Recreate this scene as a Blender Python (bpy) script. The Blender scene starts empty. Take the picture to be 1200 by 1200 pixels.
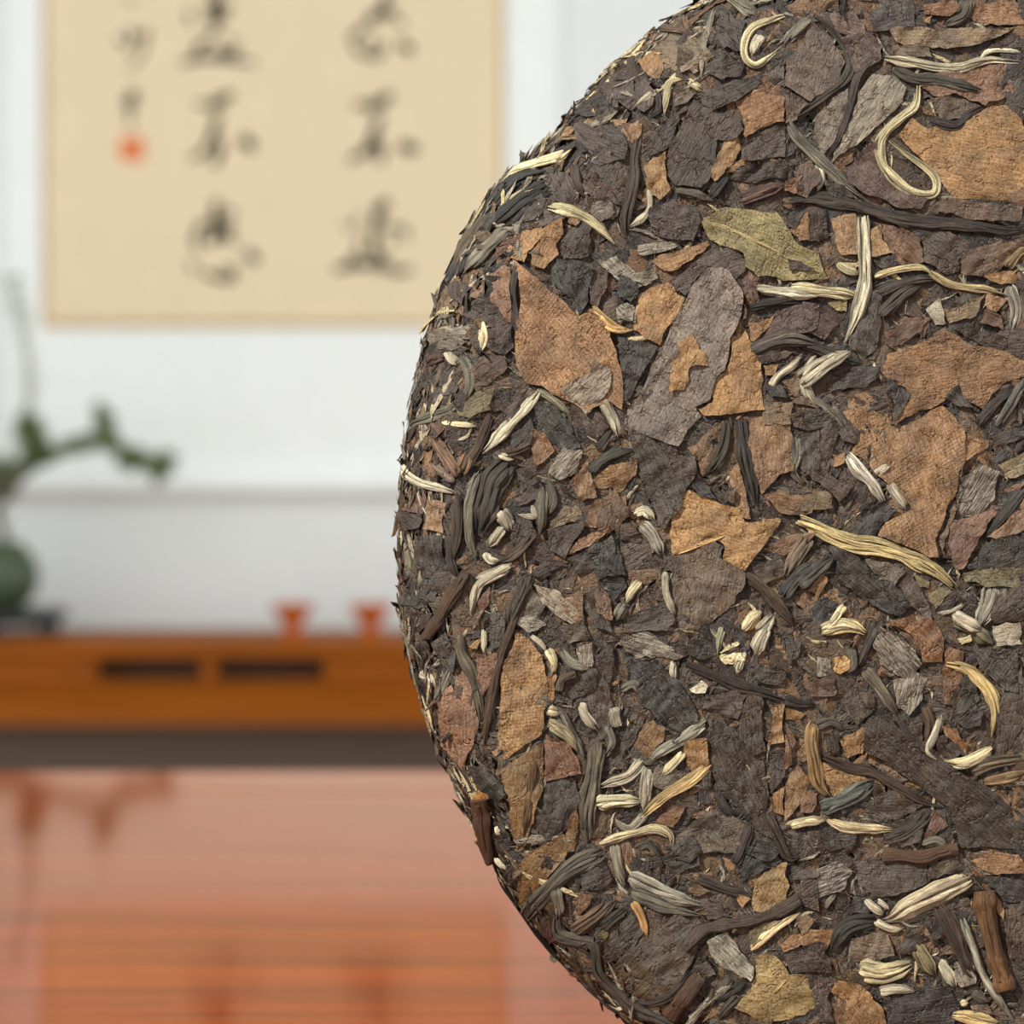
import bpy, bmesh, math, random
import numpy as np
from mathutils import Vector, geometry

random.seed(7)
rng = np.random.default_rng(11)
SC = bpy.context.scene
COL = SC.collection

# ------------------------------------------------------------------ camera
F = 2400.0            # focal length in pixels of the 1200 px frame
HC = 0.108            # camera height above the table top (table top is z = 0)
D_CAKE = 0.327        # distance of the cake's face
D_WALL = 2.09         # distance of the back wall
cam_d = bpy.data.cameras.new('camera')
cam = bpy.data.objects.new('camera', cam_d)
COL.objects.link(cam)
cam.location = (0, 0, HC)
cam.rotation_euler = (math.pi / 2, 0, 0)
cam_d.sensor_width = 36.0
cam_d.lens = 36.0 * F / 1200.0
cam_d.clip_start = 0.01
cam_d.dof.use_dof = True
cam_d.dof.focus_distance = D_CAKE + 0.002
cam_d.dof.aperture_fstop = 15.5
SC.camera = cam

# ------------------------------------------------------------------ light
world = bpy.data.worlds.new('world')
SC.world = world
world.use_nodes = True
bg = world.node_tree.nodes['Background']
bg.inputs['Color'].default_value = (1.0, 0.99, 0.985, 1)
bg.inputs['Strength'].default_value = 1.0
sun_d = bpy.data.lights.new('sun_offscreen', 'SUN')
sun_d.energy = 6.2
sun_d.angle = math.radians(0.6)
sun_d.color = (1.0, 0.965, 0.90)
sun = bpy.data.objects.new('sun_offscreen', sun_d)
COL.objects.link(sun)
to_sun = Vector((-0.62, -0.60, 0.62))
sun.rotation_euler = to_sun.to_track_quat('Z', 'Y').to_euler()
sun.location = (-2, -2, 3)
SC.view_settings.view_transform = 'Standard'
SC.view_settings.look = 'None'
SC.view_settings.gamma = 1.0
SC.view_settings.use_curve_mapping = False
SC.view_settings.exposure = 0.64


# ------------------------------------------------------------------ helpers
def at(px, py, d):
    """pixel + known distance -> world point"""
    return Vector(((px - 600.0) / F * d, d, HC - (py - 600.0) / F * d))


def lin(c):
    out = []
    for v in c[:3]:
        v = v / 255.0
        out.append(v / 12.92 if v <= 0.04045 else ((v + 0.055) / 1.055) ** 2.4)
    return tuple(out)


def mesh_obj(name, verts, faces, mat, parent=None, smooth=True):
    me = bpy.data.meshes.new(name)
    me.from_pydata([tuple(v) for v in verts], [], [tuple(f) for f in faces])
    if smooth:
        me.polygons.foreach_set('use_smooth', [True] * len(me.polygons))
    me.update()
    if mat is not None:
        me.materials.append(mat)
    o = bpy.data.objects.new(name, me)
    COL.objects.link(o)
    if parent is not None:
        o.parent = parent
    return o


def bm_obj(name, bm, mat, parent=None, smooth=False):
    me = bpy.data.meshes.new(name)
    bm.normal_update()
    bm.to_mesh(me)
    bm.free()
    if smooth:
        me.polygons.foreach_set('use_smooth', [True] * len(me.polygons))
    if mat is not None:
        me.materials.append(mat)
    o = bpy.data.objects.new(name, me)
    COL.objects.link(o)
    if parent is not None:
        o.parent = parent
    return o


def box(x0, x1, y0, y1, z0, z1, bevel=0.0, seg=2):
    bm = bmesh.new()
    bmesh.ops.create_cube(bm, size=1.0)
    for v in bm.verts:
        v.co = Vector((x0 + (v.co.x + .5) * (x1 - x0), y0 + (v.co.y + .5) * (y1 - y0), z0 + (v.co.z + .5) * (z1 - z0)))
    if bevel:
        bmesh.ops.bevel(bm, geom=list(bm.edges), offset=bevel, segments=seg, profile=0.5, affect='EDGES')
    return bm


def lathe(profile, seg=40, cx=0, cy=0):
    verts, faces = [], []
    n = len(profile)
    for i in range(seg):
        a = 2 * math.pi * i / seg
        for r, z in profile:
            verts.append((cx + r * math.cos(a), cy + r * math.sin(a), z))
    for i in range(seg):
        j = (i + 1) % seg
        for k in range(n - 1):
            faces.append((i * n + k, j * n + k, j * n + k + 1, i * n + k + 1))
    return verts, faces


def tube3(pts, rads, sides=8):
    verts, faces = [], []
    n = len(pts)
    pts = [Vector(p) for p in pts]
    for i in range(n):
        t = (pts[min(i + 1, n - 1)] - pts[max(i - 1, 0)]).normalized()
        a = Vector((0, 1, 0)) if abs(t.y) < .9 else Vector((1, 0, 0))
        s = t.cross(a).normalized()
        b = t.cross(s)
        for k in range(sides):
            w = 2 * math.pi * k / sides
            verts.append(pts[i] + (s * math.cos(w) + b * math.sin(w)) * rads[i])
    for i in range(n - 1):
        for k in range(sides):
            m = (k + 1) % sides
            faces.append((i * sides + k, i * sides + m, (i + 1) * sides + m, (i + 1) * sides + k))
    faces.append(tuple(range(sides - 1, -1, -1)))
    faces.append(tuple((n - 1) * sides + k for k in range(sides)))
    return verts, faces


def empty(name, loc, label=None, cat=None, group=None):
    o = bpy.data.objects.new(name, None)
    o.empty_display_size = 0.02
    o.location = loc
    COL.objects.link(o)
    return tag(o, label, cat, group)


def tag(o, label=None, cat=None, group=None, kind=None):
    if label: o['label'] = label
    if cat: o['category'] = cat
    if group: o['group'] = group
    if kind: o['kind'] = kind
    return o


def keep(o, parent):
    """parent o whose vertices are in world space under a located empty"""
    o.parent = parent
    o.matrix_parent_inverse = parent.matrix_basis.inverted()
    return o


# node helpers
class NT:
    def __init__(self, name):
        self.m = bpy.data.materials.new(name)
        self.m.use_nodes = True
        self.t = self.m.node_tree
        self.b = self.t.nodes['Principled BSDF']

    def n(self, typ, **kw):
        nd = self.t.nodes.new(typ)
        for k, v in kw.items():
            if k.startswith('i_'):
                nd.inputs[k[2:].replace('_', ' ')].default_value = v
            else:
                setattr(nd, k, v)
        return nd

    def l(self, a, b):
        self.t.links.new(a, b)

    def math(self, op, a, b=None):
        nd = self.t.nodes.new('ShaderNodeMath')
        nd.operation = op
        for i, v in enumerate((a, b)):
            if v is None: continue
            if isinstance(v, (int, float)): nd.inputs[i].default_value = v
            else: self.l(v, nd.inputs[i])
        return nd.outputs[0]

    def mix(self, fac, a, b, blend='MIX'):
        nd = self.t.nodes.new('ShaderNodeMix')
        nd.data_type = 'RGBA'
        nd.blend_type = blend
        for sock, v in ((nd.inputs[0], fac), (nd.inputs[6], a), (nd.inputs[7], b)):
            if isinstance(v, (int, float)): sock.default_value = v
            elif isinstance(v, tuple): sock.default_value = v + (1,) if len(v) == 3 else v
            else: self.l(v, sock)
        return nd.outputs[2]

    def ramp(self, fac, stops):
        nd = self.t.nodes.new('ShaderNodeValToRGB')
        el = nd.color_ramp.elements
        while len(el) < len(stops): el.new(0.5)
        for e, (p, c) in zip(el, stops):
            e.position = p
            e.color = c + (1,) if len(c) == 3 else c
        self.l(fac, nd.inputs[0])
        return nd.outputs[0]

    def bump(self, h, strength=0.3, dist=0.001):
        nd = self.n('ShaderNodeBump')
        nd.inputs['Strength'].default_value = strength
        nd.inputs['Distance'].default_value = dist
        self.l(h, nd.inputs['Height'])
        self.l(nd.outputs[0], self.b.inputs['Normal'])


def simple(name, rgb, rough=0.6, var=0.12, scale=30.0, bump=0.0, spec=0.4, stretch=None):
    t = NT(name)
    co = t.n('ShaderNodeTexCoord').outputs['Object']
    if stretch:
        mp = t.n('ShaderNodeMapping')
        mp.inputs['Scale'].default_value = stretch
        t.l(co, mp.inputs['Vector'])
        co = mp.outputs[0]
    nz = t.n('ShaderNodeTexNoise')
    nz.inputs['Scale'].default_value = scale
    nz.inputs['Detail'].default_value = 5
    t.l(co, nz.inputs['Vector'])
    c = lin(rgb)
    col = t.ramp(nz.outputs['Fac'], [(0.25, tuple(max(0, v * (1 - var)) for v in c)), (0.75, tuple(v * (1 + var) for v in c))])
    t.l(col, t.b.inputs['Base Color'])
    t.b.inputs['Roughness'].default_value = rough
    t.b.inputs['Specular IOR Level'].default_value = spec
    if bump:
        t.bump(nz.outputs['Fac'], bump, 0.002)
    return t.m


M = {}
M['wall'] = simple('white_plaster', (230, 237, 237), 0.85, 0.02, 6, 0.05, 0.2)
M['floor'] = simple('grey_floor_boards', (128, 122, 114), 0.5, 0.2, 5, 0.05, 0.4, (1, 12, 1))
M['mount'] = simple('white_silk_mount', (242, 248, 248), 0.8, 0.02, 40, 0.05, 0.2)
M['paper'] = simple('beige_xuan_paper', (232, 216, 184), 0.85, 0.03, 25, 0.03, 0.15)
M['gold'] = simple('tan_silk_edging', (196, 168, 120), 0.75, 0.06, 60, 0.0, 0.2)
M['ink'] = simple('black_ink', (34, 34, 32), 0.75, 0.3, 90, 0.0, 0.2)
M['seal'] = simple('vermilion_seal_ink', (226, 124, 74), 0.75, 0.12, 160, 0.0, 0.2)
M['console'] = simple('orange_brown_wood', (142, 76, 8), 0.55, 0.22, 9, 0.03, 0.15, (1, 6, 14))
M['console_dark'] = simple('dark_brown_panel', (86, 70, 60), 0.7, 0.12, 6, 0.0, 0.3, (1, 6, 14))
M['cup'] = simple('red_brown_turned_wood', (190, 92, 28), 0.45, 0.15, 30, 0.0, 0.4)
M['celadon'] = simple('celadon_glaze', (68, 82, 56), 0.35, 0.1, 30, 0.0, 0.5)
M['black_wood'] = simple('black_lacquered_wood', (42, 44, 46), 0.45, 0.15, 40, 0.0, 0.4)
M['bark'] = simple('grey_brown_bark', (82, 80, 54), 0.8, 0.25, 120, 0.3, 0.2)
M['foliage'] = simple('fern_green', (110, 126, 78), 0.6, 0.3, 60, 0.0, 0.3)
M['soil'] = simple('moss_soil', (70, 74, 48), 0.9, 0.3, 150, 0.2, 0.1)


def table_wood():
    t = NT('glossy_red_brown_wood')
    co = t.n('ShaderNodeTexCoord').outputs['Object']
    mp = t.n('ShaderNodeMapping')
    mp.inputs['Scale'].default_value = (1.2, 30, 30)
    t.l(co, mp.inputs['Vector'])
    n1 = t.n('ShaderNodeTexNoise'); n1.inputs['Scale'].default_value = 2.2
    n1.inputs['Detail'].default_value = 6; n1.inputs['Roughness'].default_value = 0.6
    t.l(mp.outputs[0], n1.inputs['Vector'])
    mp2 = t.n('ShaderNodeMapping'); mp2.inputs['Scale'].default_value = (4, 130, 130)
    t.l(co, mp2.inputs['Vector'])
    n2 = t.n('ShaderNodeTexNoise'); n2.inputs['Scale'].default_value = 2.0; n2.inputs['Detail'].default_value = 3
    t.l(mp2.outputs[0], n2.inputs['Vector'])
    c = t.ramp(n1.outputs['Fac'], [(0.32, lin((84, 28, 4))), (0.5, lin((110, 39, 6))), (0.68, lin((126, 48, 9)))])
    d = t.ramp(n2.outputs['Fac'], [(0.38, (0.55, 0.53, 0.5)), (0.6, (1.05, 1.05, 1.05))])
    t.l(t.mix(0.9, c, d, 'MULTIPLY'), t.b.inputs['Base Color'])
    t.b.inputs['Roughness'].default_value = 0.5
    t.b.inputs['Specular IOR Level'].default_value = 0.0
    # red lacquer: a warm tinted gloss over the wood
    gl = t.n('ShaderNodeBsdfGlossy'); gl.inputs['Color'].default_value = (1.0, 0.785, 0.63, 1); gl.inputs['Roughness'].default_value = 0.075
    fr = t.n('ShaderNodeFresnel'); fr.inputs['IOR'].default_value = 1.38
    mx = t.n('ShaderNodeMixShader')
    t.l(fr.outputs[0], mx.inputs[0]); t.l(t.b.outputs[0], mx.inputs[1]); t.l(gl.outputs[0], mx.inputs[2])
    t.l(mx.outputs[0], t.t.nodes['Material Output'].inputs['Surface'])
    return t.m


M['table'] = table_wood()

# ------------------------------------------------------------------ the room
FLOOR_Z = -0.76
tag(bm_obj('wall_back', box(-4, 4, D_WALL, D_WALL + 0.12, FLOOR_Z, 1.82), M['wall']), kind='structure')
CEIL_Z = 1.70
tag(bm_obj('sun_shade_ceiling', box(-4, 4, 0.10, D_WALL + 0.12, CEIL_Z, CEIL_Z + 0.12), M['wall']), kind='structure')  # added slab out of view, keeps direct sun off the back wall
tag(bm_obj('wall_right', box(4, 4.12, 0.10, D_WALL + 0.12, FLOOR_Z, CEIL_Z + 0.12), M['wall']), kind='structure')
tag(bm_obj('wall_left', box(-4.12, -4, 0.10, D_WALL + 0.12, FLOOR_Z, CEIL_Z + 0.12), M['wall']), kind='structure')
tag(bm_obj('floor', box(-4, 4, -2.5, D_WALL + 0.12, FLOOR_Z - 0.05, FLOOR_Z), M['floor']), kind='structure')

# ------------------------------------------------------------------ near table
D_EDGE = F * HC / 303.0
tb = empty('tea_table', (0, 0.3, FLOOR_Z), 'glossy red brown wooden table top that the tea cake stands on', 'table')
XW, Y0 = 0.80, -0.28
RAIL = 0.066
keep(bm_obj('rail', box(-XW, XW, D_EDGE - RAIL, D_EDGE, -0.035, 0, 0.0025, 3), M['table']), tb)
keep(bm_obj('rail', box(-XW, XW, Y0, Y0 + RAIL, -0.035, 0, 0.0025, 3), M['table']), tb)
keep(bm_obj('end_rail', box(-XW, -XW + RAIL, Y0 + RAIL, D_EDGE - RAIL, -0.035, 0, 0.0015, 2), M['table']), tb)
keep(bm_obj('end_rail', box(XW - RAIL, XW, Y0 + RAIL, D_EDGE - RAIL, -0.035, 0, 0.0015, 2), M['table']), tb)
keep(bm_obj('top_panel', box(-XW + RAIL, XW - RAIL, Y0 + RAIL, D_EDGE - RAIL, -0.03, 0, 0.0008, 2), M['table']), tb)
keep(bm_obj('apron', box(-XW + .08, XW - .08, D_EDGE - .09, D_EDGE - .065, -0.12, -0.035, 0.002), M['table']), tb)
keep(bm_obj('apron', box(-XW + .08, XW - .08, Y0 + .065, Y0 + .09, -0.12, -0.035, 0.002), M['table']), tb)
for sx in (-1, 1):
    for y in (Y0 + 0.09, D_EDGE - 0.09):
        keep(bm_obj('leg', box(sx * (XW - .09) - .03, sx * (XW - .09) + .03, y - .03, y + .03, FLOOR_Z, -0.03, 0.004), M['table']), tb)

# ------------------------------------------------------------------ hanging scroll
sc_root = empty('hanging_scroll', at(330, 575, D_WALL - 0.0125), 'white mounted hanging scroll with beige paper, black brush calligraphy and red seal', 'scroll')
DM = D_WALL - 0.006


def flat_box(x0, y0, x1, y1, d_front, thick, name, mat, parent_keep, bevel=0.0):
    a, b = at(x0, y1, d_front), at(x1, y0, d_front)
    return keep(bm_obj(name, box(a.x, b.x, d_front, d_front + thick, a.z, b.z, bevel), mat), parent_keep)


flat_box(6, -760, 657, 560, DM, 0.0025, 'mount', M['mount'], sc_root, 0.0006)
flat_box(6, -760, 13, 560, DM - 0.0012, 0.0012, 'mount_border', M['mount'], sc_root)
flat_box(650, -760, 657, 560, DM - 0.0012, 0.0012, 'mount_border', M['mount'], sc_root)
paper = flat_box(56, -560, 585, 376, DM - 0.0022, 0.0016, 'paper', M['paper'], sc_root)
for r in ((50, -566, 56, 383), (585, -566, 591, 383), (56, 376, 585, 383), (56, -566, 585, -560)):
    flat_box(*r, DM - 0.0028, 0.0022, 'paper_edging', M['gold'], sc_root)
# lower roller, wrapped in the mount's silk, with turned knobs
rc = at(330, 569, D_WALL - 0.0125)
rr = 0.0105


def xcyl(x0, x1, rad, cy, cz, seg=32):
    v, f = [], []
    prof = [(x0, 0.0), (x0, rad), (x1, rad), (x1, 0.0)]
    for i in range(seg):
        a = 2 * math.pi * i / seg
        for x, r in prof:
            v.append((x, cy + r * math.cos(a), cz + r * math.sin(a)))
    for i in range(seg):
        j = (i + 1) % seg
        for k in range(3):
            f.append((i * 4 + k, i * 4 + k + 1, j * 4 + k + 1, j * 4 + k))
    return v, f


xa, xb = at(2, 0, D_WALL - .02).x, at(661, 0, D_WALL - .02).x
o = mesh_obj('roller', *xcyl(xa, xb, rr, rc.y, rc.z), M['mount'], smooth=False); keep(o, sc_root)
for x0, x1 in ((xa - .022, xa), (xb, xb + .022)):
    keep(mesh_obj('roller_knob', *xcyl(x0, x1, rr * 1.2, rc.y, rc.z), M['black_wood'], smooth=False), sc_root)
tz = at(330, -770, D_WALL - .015)
keep(mesh_obj('hanging_rod', *xcyl(xa, xb, 0.006, tz.y, tz.z), M['black_wood'], smooth=False), sc_root)

DI = DM - 0.0024
CHARS = [
    # left column
    [((253, -42), (254, 0), (252, 36), 10), ((238, 10), (256, 7), (274, 8), 7), ((243, 20), (256, 24), (268, 17), 7), ((252, 34), (244, 46), (228, 58), 6),
     ((220, 12), (225, 30), 5), ((236, 48), (228, 63), 9), ((253, 60), (266, 63), (280, 58), 9), ((212, 73), (238, 68), (262, 69), (300, 74), 7), ((264, 44), (281, 51), 4), ((236, -20), (270, -26), 6)],
    [((246, 127), (258, 118), (273, 109), 11), ((228, 122), (246, 122), (262, 119), 5), ((257, 135), (250, 155), (246, 168), 9), ((248, 162), (238, 178), (222, 187), 7), ((257, 163), (257, 180), (250, 196), 9), ((283, 162), (291, 168), (296, 176), 13)],
    [((254, 234), (252, 262), (249, 288), 9), ((229, 266), (246, 261), (273, 259), 6), ((248, 273), (260, 272), (274, 270), 11), ((252, 274), (246, 287), 10), ((233, 265), (229, 284), (233, 294), 7),
     ((262, 279), (279, 284), 5), ((222, 308), (228, 318), 6), ((238, 317), (252, 325), (272, 326), (273, 312), 7), ((288, 296), (296, 301), (300, 309), 11), ((262, 246), (276, 252), 6), ((263, 312), (272, 322), 7)],
    # right column
    [((430, 26), (438, 20), (450, 14), 12), ((446, 16), (464, 11), 10), ((453, -34), (452, -10), (450, 12), 9), ((428, 32), (418, 39), (410, 46), 8), ((412, 50), (422, 61), (440, 67), (448, 60), (446, 48), 6), ((436, 44), (436, 62), 5),
     ((467, 51), (476, 55), (484, 62), 10), ((462, 22), (476, 29), 5), ((432, -20), (470, -26), 6)],
    [((430, 129), (443, 121), (460, 111), 12), ((414, 123), (432, 121), 6), ((446, 138), (440, 152), (434, 168), 9), ((437, 162), (430, 179), 12), ((434, 172), (422, 181), (408, 189), 8), ((441, 164), (446, 178), (445, 192), 9), ((468, 171), (480, 173), (490, 177), 12)],
    [((455, 235), (446, 243), (438, 252), 11), ((446, 245), (440, 265), (436, 289), 9), ((421, 252), (414, 266), 5), ((446, 268), (462, 266), (476, 271), (474, 282), 6), ((422, 282), (419, 298), 7), ((416, 300), (409, 310), 9),
     ((436, 288), (442, 299), (450, 308), 10), ((462, 284), (450, 292), 5), ((392, 316), (420, 310), (448, 312), (468, 318), (484, 315), 9), ((404, 262), (412, 272), 4)],
    # signature
    [((154, 33), (155, 44), (153, 54), 6), ((136, 42), (145, 52), (152, 60), 4), ((160, 44), (170, 38), 4), ((173, 32), (170, 54), (162, 70), (149, 83), 4)],
    [((147, -2), (158, 3), 4)],
    [((146, 116), (155, 113), (164, 112), 6), ((156, 104), (154, 118), (152, 132), 6), ((141, 124), (150, 122), (162, 121), 4), ((150, 132), (154, 142), (148, 148), 4)],
]


def stroke_mesh(strokes):
    verts, faces = [], []
    for s in strokes:
        pts, w = [Vector(p) for p in s[:-1]], s[-1]
        if len(pts) == 2:
            pts = [pts[0], (pts[0] + pts[1]) / 2 + Vector((0.6, 0.6)), pts[1]]
        P = []
        for i in range(len(pts) - 1):
            p0, p1, p2, p3 = pts[max(i - 1, 0)], pts[i], pts[i + 1], pts[min(i + 2, len(pts) - 1)]
            for k in range(6):
                t = k / 6
                P.append(0.5 * ((2 * p1) + (p2 - p0) * t + (2 * p0 - 5 * p1 + 4 * p2 - p3) * t * t + (3 * p1 - p0 - 3 * p2 + p3) * t ** 3))
        P.append(pts[-1])
        n = len(P)
        b = len(verts)
        for i in range(n):
            d = (P[min(i + 1, n - 1)] - P[max(i - 1, 0)])
            d = d.normalized() if d.length > 1e-6 else Vector((1, 0))
            nn = Vector((-d.y, d.x))
            u = i / (n - 1)
            ww = w * 0.55 * (0.35 + 0.65 * math.sin(math.pi * min(1, 0.18 + u * 0.78)) ** 0.7) * (1 + 0.1 * math.sin(i * 2.3))
            for sgn in (1, -1):
                q = P[i] + nn * ww * sgn
                verts.append(at(q.x, q.y, DI - 0.0005))
                verts.append(at(q.x, q.y, DI))
        for i in range(n - 1):
            a, c = b + i * 4, b + i * 4 + 4
            faces += [(a, c, c + 2, a + 2), (a, a + 1, c + 1, c), (a + 2, c + 2, c + 3, a + 3)]
        faces += [(b, b + 2, b + 3, b + 1), (b + (n - 1) * 4, b + (n - 1) * 4 + 1, b + (n - 1) * 4 + 3, b + (n - 1) * 4 + 2)]
    return verts, faces


for st in CHARS:
    keep(mesh_obj('brush_character', *stroke_mesh(st), M['ink'], smooth=False), sc_root)
seal = flat_box(141, 161, 168, 188, DI - 0.0005, 0.0006, 'seal_stamp', M['seal'], sc_root)
seal['label'] = 'square red seal'

# ------------------------------------------------------------------ sideboard behind
D_SB = D_WALL * 0.905                       # front of its top
ZT = HC - (736 - 600) / F * D_WALL          # top surface meets the wall at y = 736
sb = empty('sideboard', (at(250, 0, D_SB).x, D_SB, FLOOR_Z), 'long orange brown wooden sideboard with two slots in its frieze against the white wall', 'sideboard')


def zp(py, d=D_SB):
    return HC - (py - 600) / F * d


def xp(px, d=D_SB):
    return (px - 600) / F * d


SX0, SX1 = xp(-420), xp(980)
yb = D_WALL - 0.004
keep(bm_obj('top_board', box(SX0, SX1, D_SB, yb, zp(771), ZT, 0.003, 3), M['console']), sb)
fy0, fy1 = D_SB + 0.010, D_SB + 0.022
zs0, zs1, zf0 = zp(797), zp(774), zp(803)
keep(bm_obj('frieze_rail', box(SX0 + .01, SX1 - .01, fy0, fy1, zs1, zp(771)), M['console']), sb)
keep(bm_obj('frieze_rail', box(SX0 + .01, SX1 - .01, fy0, fy1, zf0, zs0), M['console']), sb)
xs = [SX0 + .01, xp(112), xp(234), xp(252), xp(378), SX1 - .01]
for i in (0, 2, 4):
    keep(bm_obj('frieze_panel', box(xs[i], xs[i + 1], fy0, fy1, zs0, zs1), M['console']), sb)
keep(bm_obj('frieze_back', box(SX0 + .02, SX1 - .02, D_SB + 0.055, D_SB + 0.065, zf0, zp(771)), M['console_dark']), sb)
ym0, ym1 = D_SB + 0.006, D_SB - 0.022
mv = [(x, y, z) for x in (SX0, SX1) for y, z in ((ym0, zf0), (ym0 - .006, zp(808)), (ym1, zp(834)), (ym1, zp(846)), (yb, zp(846)), (yb, zf0))]
keep(mesh_obj('moulding', mv, [(i, (i + 1) % 6, 6 + (i + 1) % 6, 6 + i) for i in range(6)] + [(5, 4, 3, 2, 1, 0), (6, 7, 8, 9, 10, 11)], M['console'], smooth=False), sb)
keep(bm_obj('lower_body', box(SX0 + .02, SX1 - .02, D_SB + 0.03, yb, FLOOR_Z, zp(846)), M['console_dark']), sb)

# two little flared wooden cups
for k, (cx, lab) in enumerate(((343, 'small flared red brown wooden cup on sideboard, beside the bonsai'), (434, 'small flared red brown wooden cup on sideboard, tucked beside the tea cake'))):
    d = D_SB + 0.045
    s = d / F * 1.12
    prof = [(0.0001, 0), (13 * s, 0), (12.5 * s, 2.5 * s), (9 * s, 6 * s), (9.5 * s, 12 * s), (14 * s, 20 * s), (20 * s, 27 * s), (22.5 * s, 33 * s), (22 * s, 35 * s), (20 * s, 34 * s), (13 * s, 22 * s), (0.0001, 18 * s)]
    v, f = lathe(prof, 36)
    c = empty('wooden_cup', (xp(cx, d), d, ZT), lab, 'cup', 'wooden cups on the sideboard')
    ob = mesh_obj('bowl', v, f, M['cup'], c)
    v, f = lathe([(13.2 * s, 0), (14 * s, 1.2 * s), (13 * s, 3 * s), (12.2 * s, 3 * s)], 36)
    mesh_obj('foot_ring', v, f, M['cup'], c)

# black stand, celadon pot and fern bonsai
dP = D_SB + 0.075
s = dP / F
pcx = xp(2, dP)
st = empty('pot_stand', (pcx, dP, ZT), 'black lacquered low stand with scrolled feet under the celadon pot', 'stand')
mesh_obj('stand_top', *lathe([(0.0001, 20 * s), (74 * s, 20 * s), (77 * s, 23 * s), (77 * s, 28 * s), (73 * s, 31 * s), (0.0001, 31 * s)], 48), M['black_wood'], st)
for k in range(5):
    a = math.radians(-12 + 72 * k)
    ca, sa = math.cos(a), math.sin(a)
    pts = [(ca * r * s, sa * r * s, z * s) for r, z in ((60, 22), (68, 16), (66, 9), (62, 5), (66, 2.5), (73, 3))]
    mesh_obj('foot', *tube3(pts, [7 * s, 7 * s, 5 * s, 4 * s, 2.5 * s, 2.5 * s], 10), M['black_wood'], st)
mesh_obj('waist', *lathe([(58 * s, 14 * s), (60 * s, 20 * s), (0.001, 20 * s), (0.001, 14 * s), (58 * s, 14 * s)], 40), M['black_wood'], st)

pot = empty('bonsai_pot', (pcx, dP, ZT + 31 * s), 'round celadon green glazed pot standing on black stand', 'pot')
v, f = lathe([(0.0001, 0), (22 * s, 0), (26 * s, 3 * s), (38 * s, 16 * s), (44 * s, 34 * s), (42 * s, 52 * s), (34 * s, 66 * s), (26 * s, 73 * s), (27 * s, 78 * s), (24 * s, 79 * s), (22 * s, 74 * s), (22 * s, 70 * s)], 48)
mesh_obj('pot_body', v, f, M['celadon'], pot)
mesh_obj('soil', *lathe([(0.0001, 75 * s), (12 * s, 74 * s), (22.5 * s, 71 * s)], 30), M['soil'], pot)

bz = ZT + (31 + 70) * s
bon = empty('fern_bonsai', (pcx, dP, bz), 'feathery green fern bonsai with arching branch, growing from celadon pot', 'plant')


def pl(px, py, dd=0.0):
    q = at(px, py, dP + dd)
    return q - Vector((pcx, dP, bz))


def crom(pts, n=7):
    pts = [Vector(p) for p in pts]
    out = []
    for i in range(len(pts) - 1):
        p0, p1, p2, p3 = pts[max(i - 1, 0)], pts[i], pts[i + 1], pts[min(i + 2, len(pts) - 1)]
        for k in range(n):
            t = k / n
            out.append(0.5 * ((2 * p1) + (p2 - p0) * t + (2 * p0 - 5 * p1 + 4 * p2 - p3) * t * t + (3 * p1 - p0 - 3 * p2 + p3) * t ** 3))
    out.append(pts[-1])
    return out


base_py = 600 + (HC - bz) / dP * F
trunk = crom([pl(2, base_py + 3), pl(4, 620, .004), pl(-4, 600), pl(8, 580, -.004), pl(26, 556), pl(36, 530)])
mesh_obj('trunk', *tube3(trunk, [(6.5 - 3.0 * i / len(trunk)) * s for i in range(len(trunk))], 10), M['bark'], bon)
BR = [([(22, 560), (48, 540), (78, 526), (108, 519), (132, 521), (150, 537), (172, 541), (194, 551)], 4.2, 'b'),
      ([(20, 565), (-10, 552), (-40, 540)], 4, 'b'),
      ([(36, 532), (33, 508), (30, 492)], 2.6, 'b'),
      ([(118, 519), (120, 500), (118, 482)], 2.0, 'b'),
      ([(150, 537), (158, 528), (162, 520)], 1.6, 'b'),
      ([(178, 545), (192, 538), (198, 532)], 1.6, 'b'),
      ([(30, 495), (36, 450), (30, 400), (20, 360), (14, 325)], 1.1, 't')]
tips = []
for pts, r, kind in BR:
    c = crom([pl(px, py, random.uniform(-.006, .006)) for px, py in pts])
    mesh_obj('branch', *tube3(c, [max(0.6, 1.7 * r * (1 - 0.55 * i / len(c))) * s for i in range(len(c))], 7), M['bark'], bon)
    tips.append((c, kind))
# needle tufts: tiny flat cladodes, thousands, one stuff mesh
nv, nf = [], []


def needle(p, d, ln, w):
    d = d.normalized()
    sd = d.cross(Vector((random.gauss(0, 1), random.gauss(0, 1), random.gauss(0, 1)))).normalized() * w
    b = len(nv)
    up = d.cross(sd).normalized() * w * 0.5
    nv.extend([p - sd * .4, p + sd * .4, p + d * ln * .5 + sd + up, p + d * ln, p + d * ln * .5 - sd + up])
    nf.append((b, b + 1, b + 2, b + 3, b + 4))


def tuft(c, rad, n, ln):
    for _ in range(n):
        d = Vector((random.gauss(0, 1), random.gauss(0, .8), random.gauss(0.15, 1)))
        p = c + Vector((random.gauss(0, .45), random.gauss(0, .45), random.gauss(0, .45))) * rad
        needle(p, d, ln * random.uniform(.6, 1.3), ln * 0.16)


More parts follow.
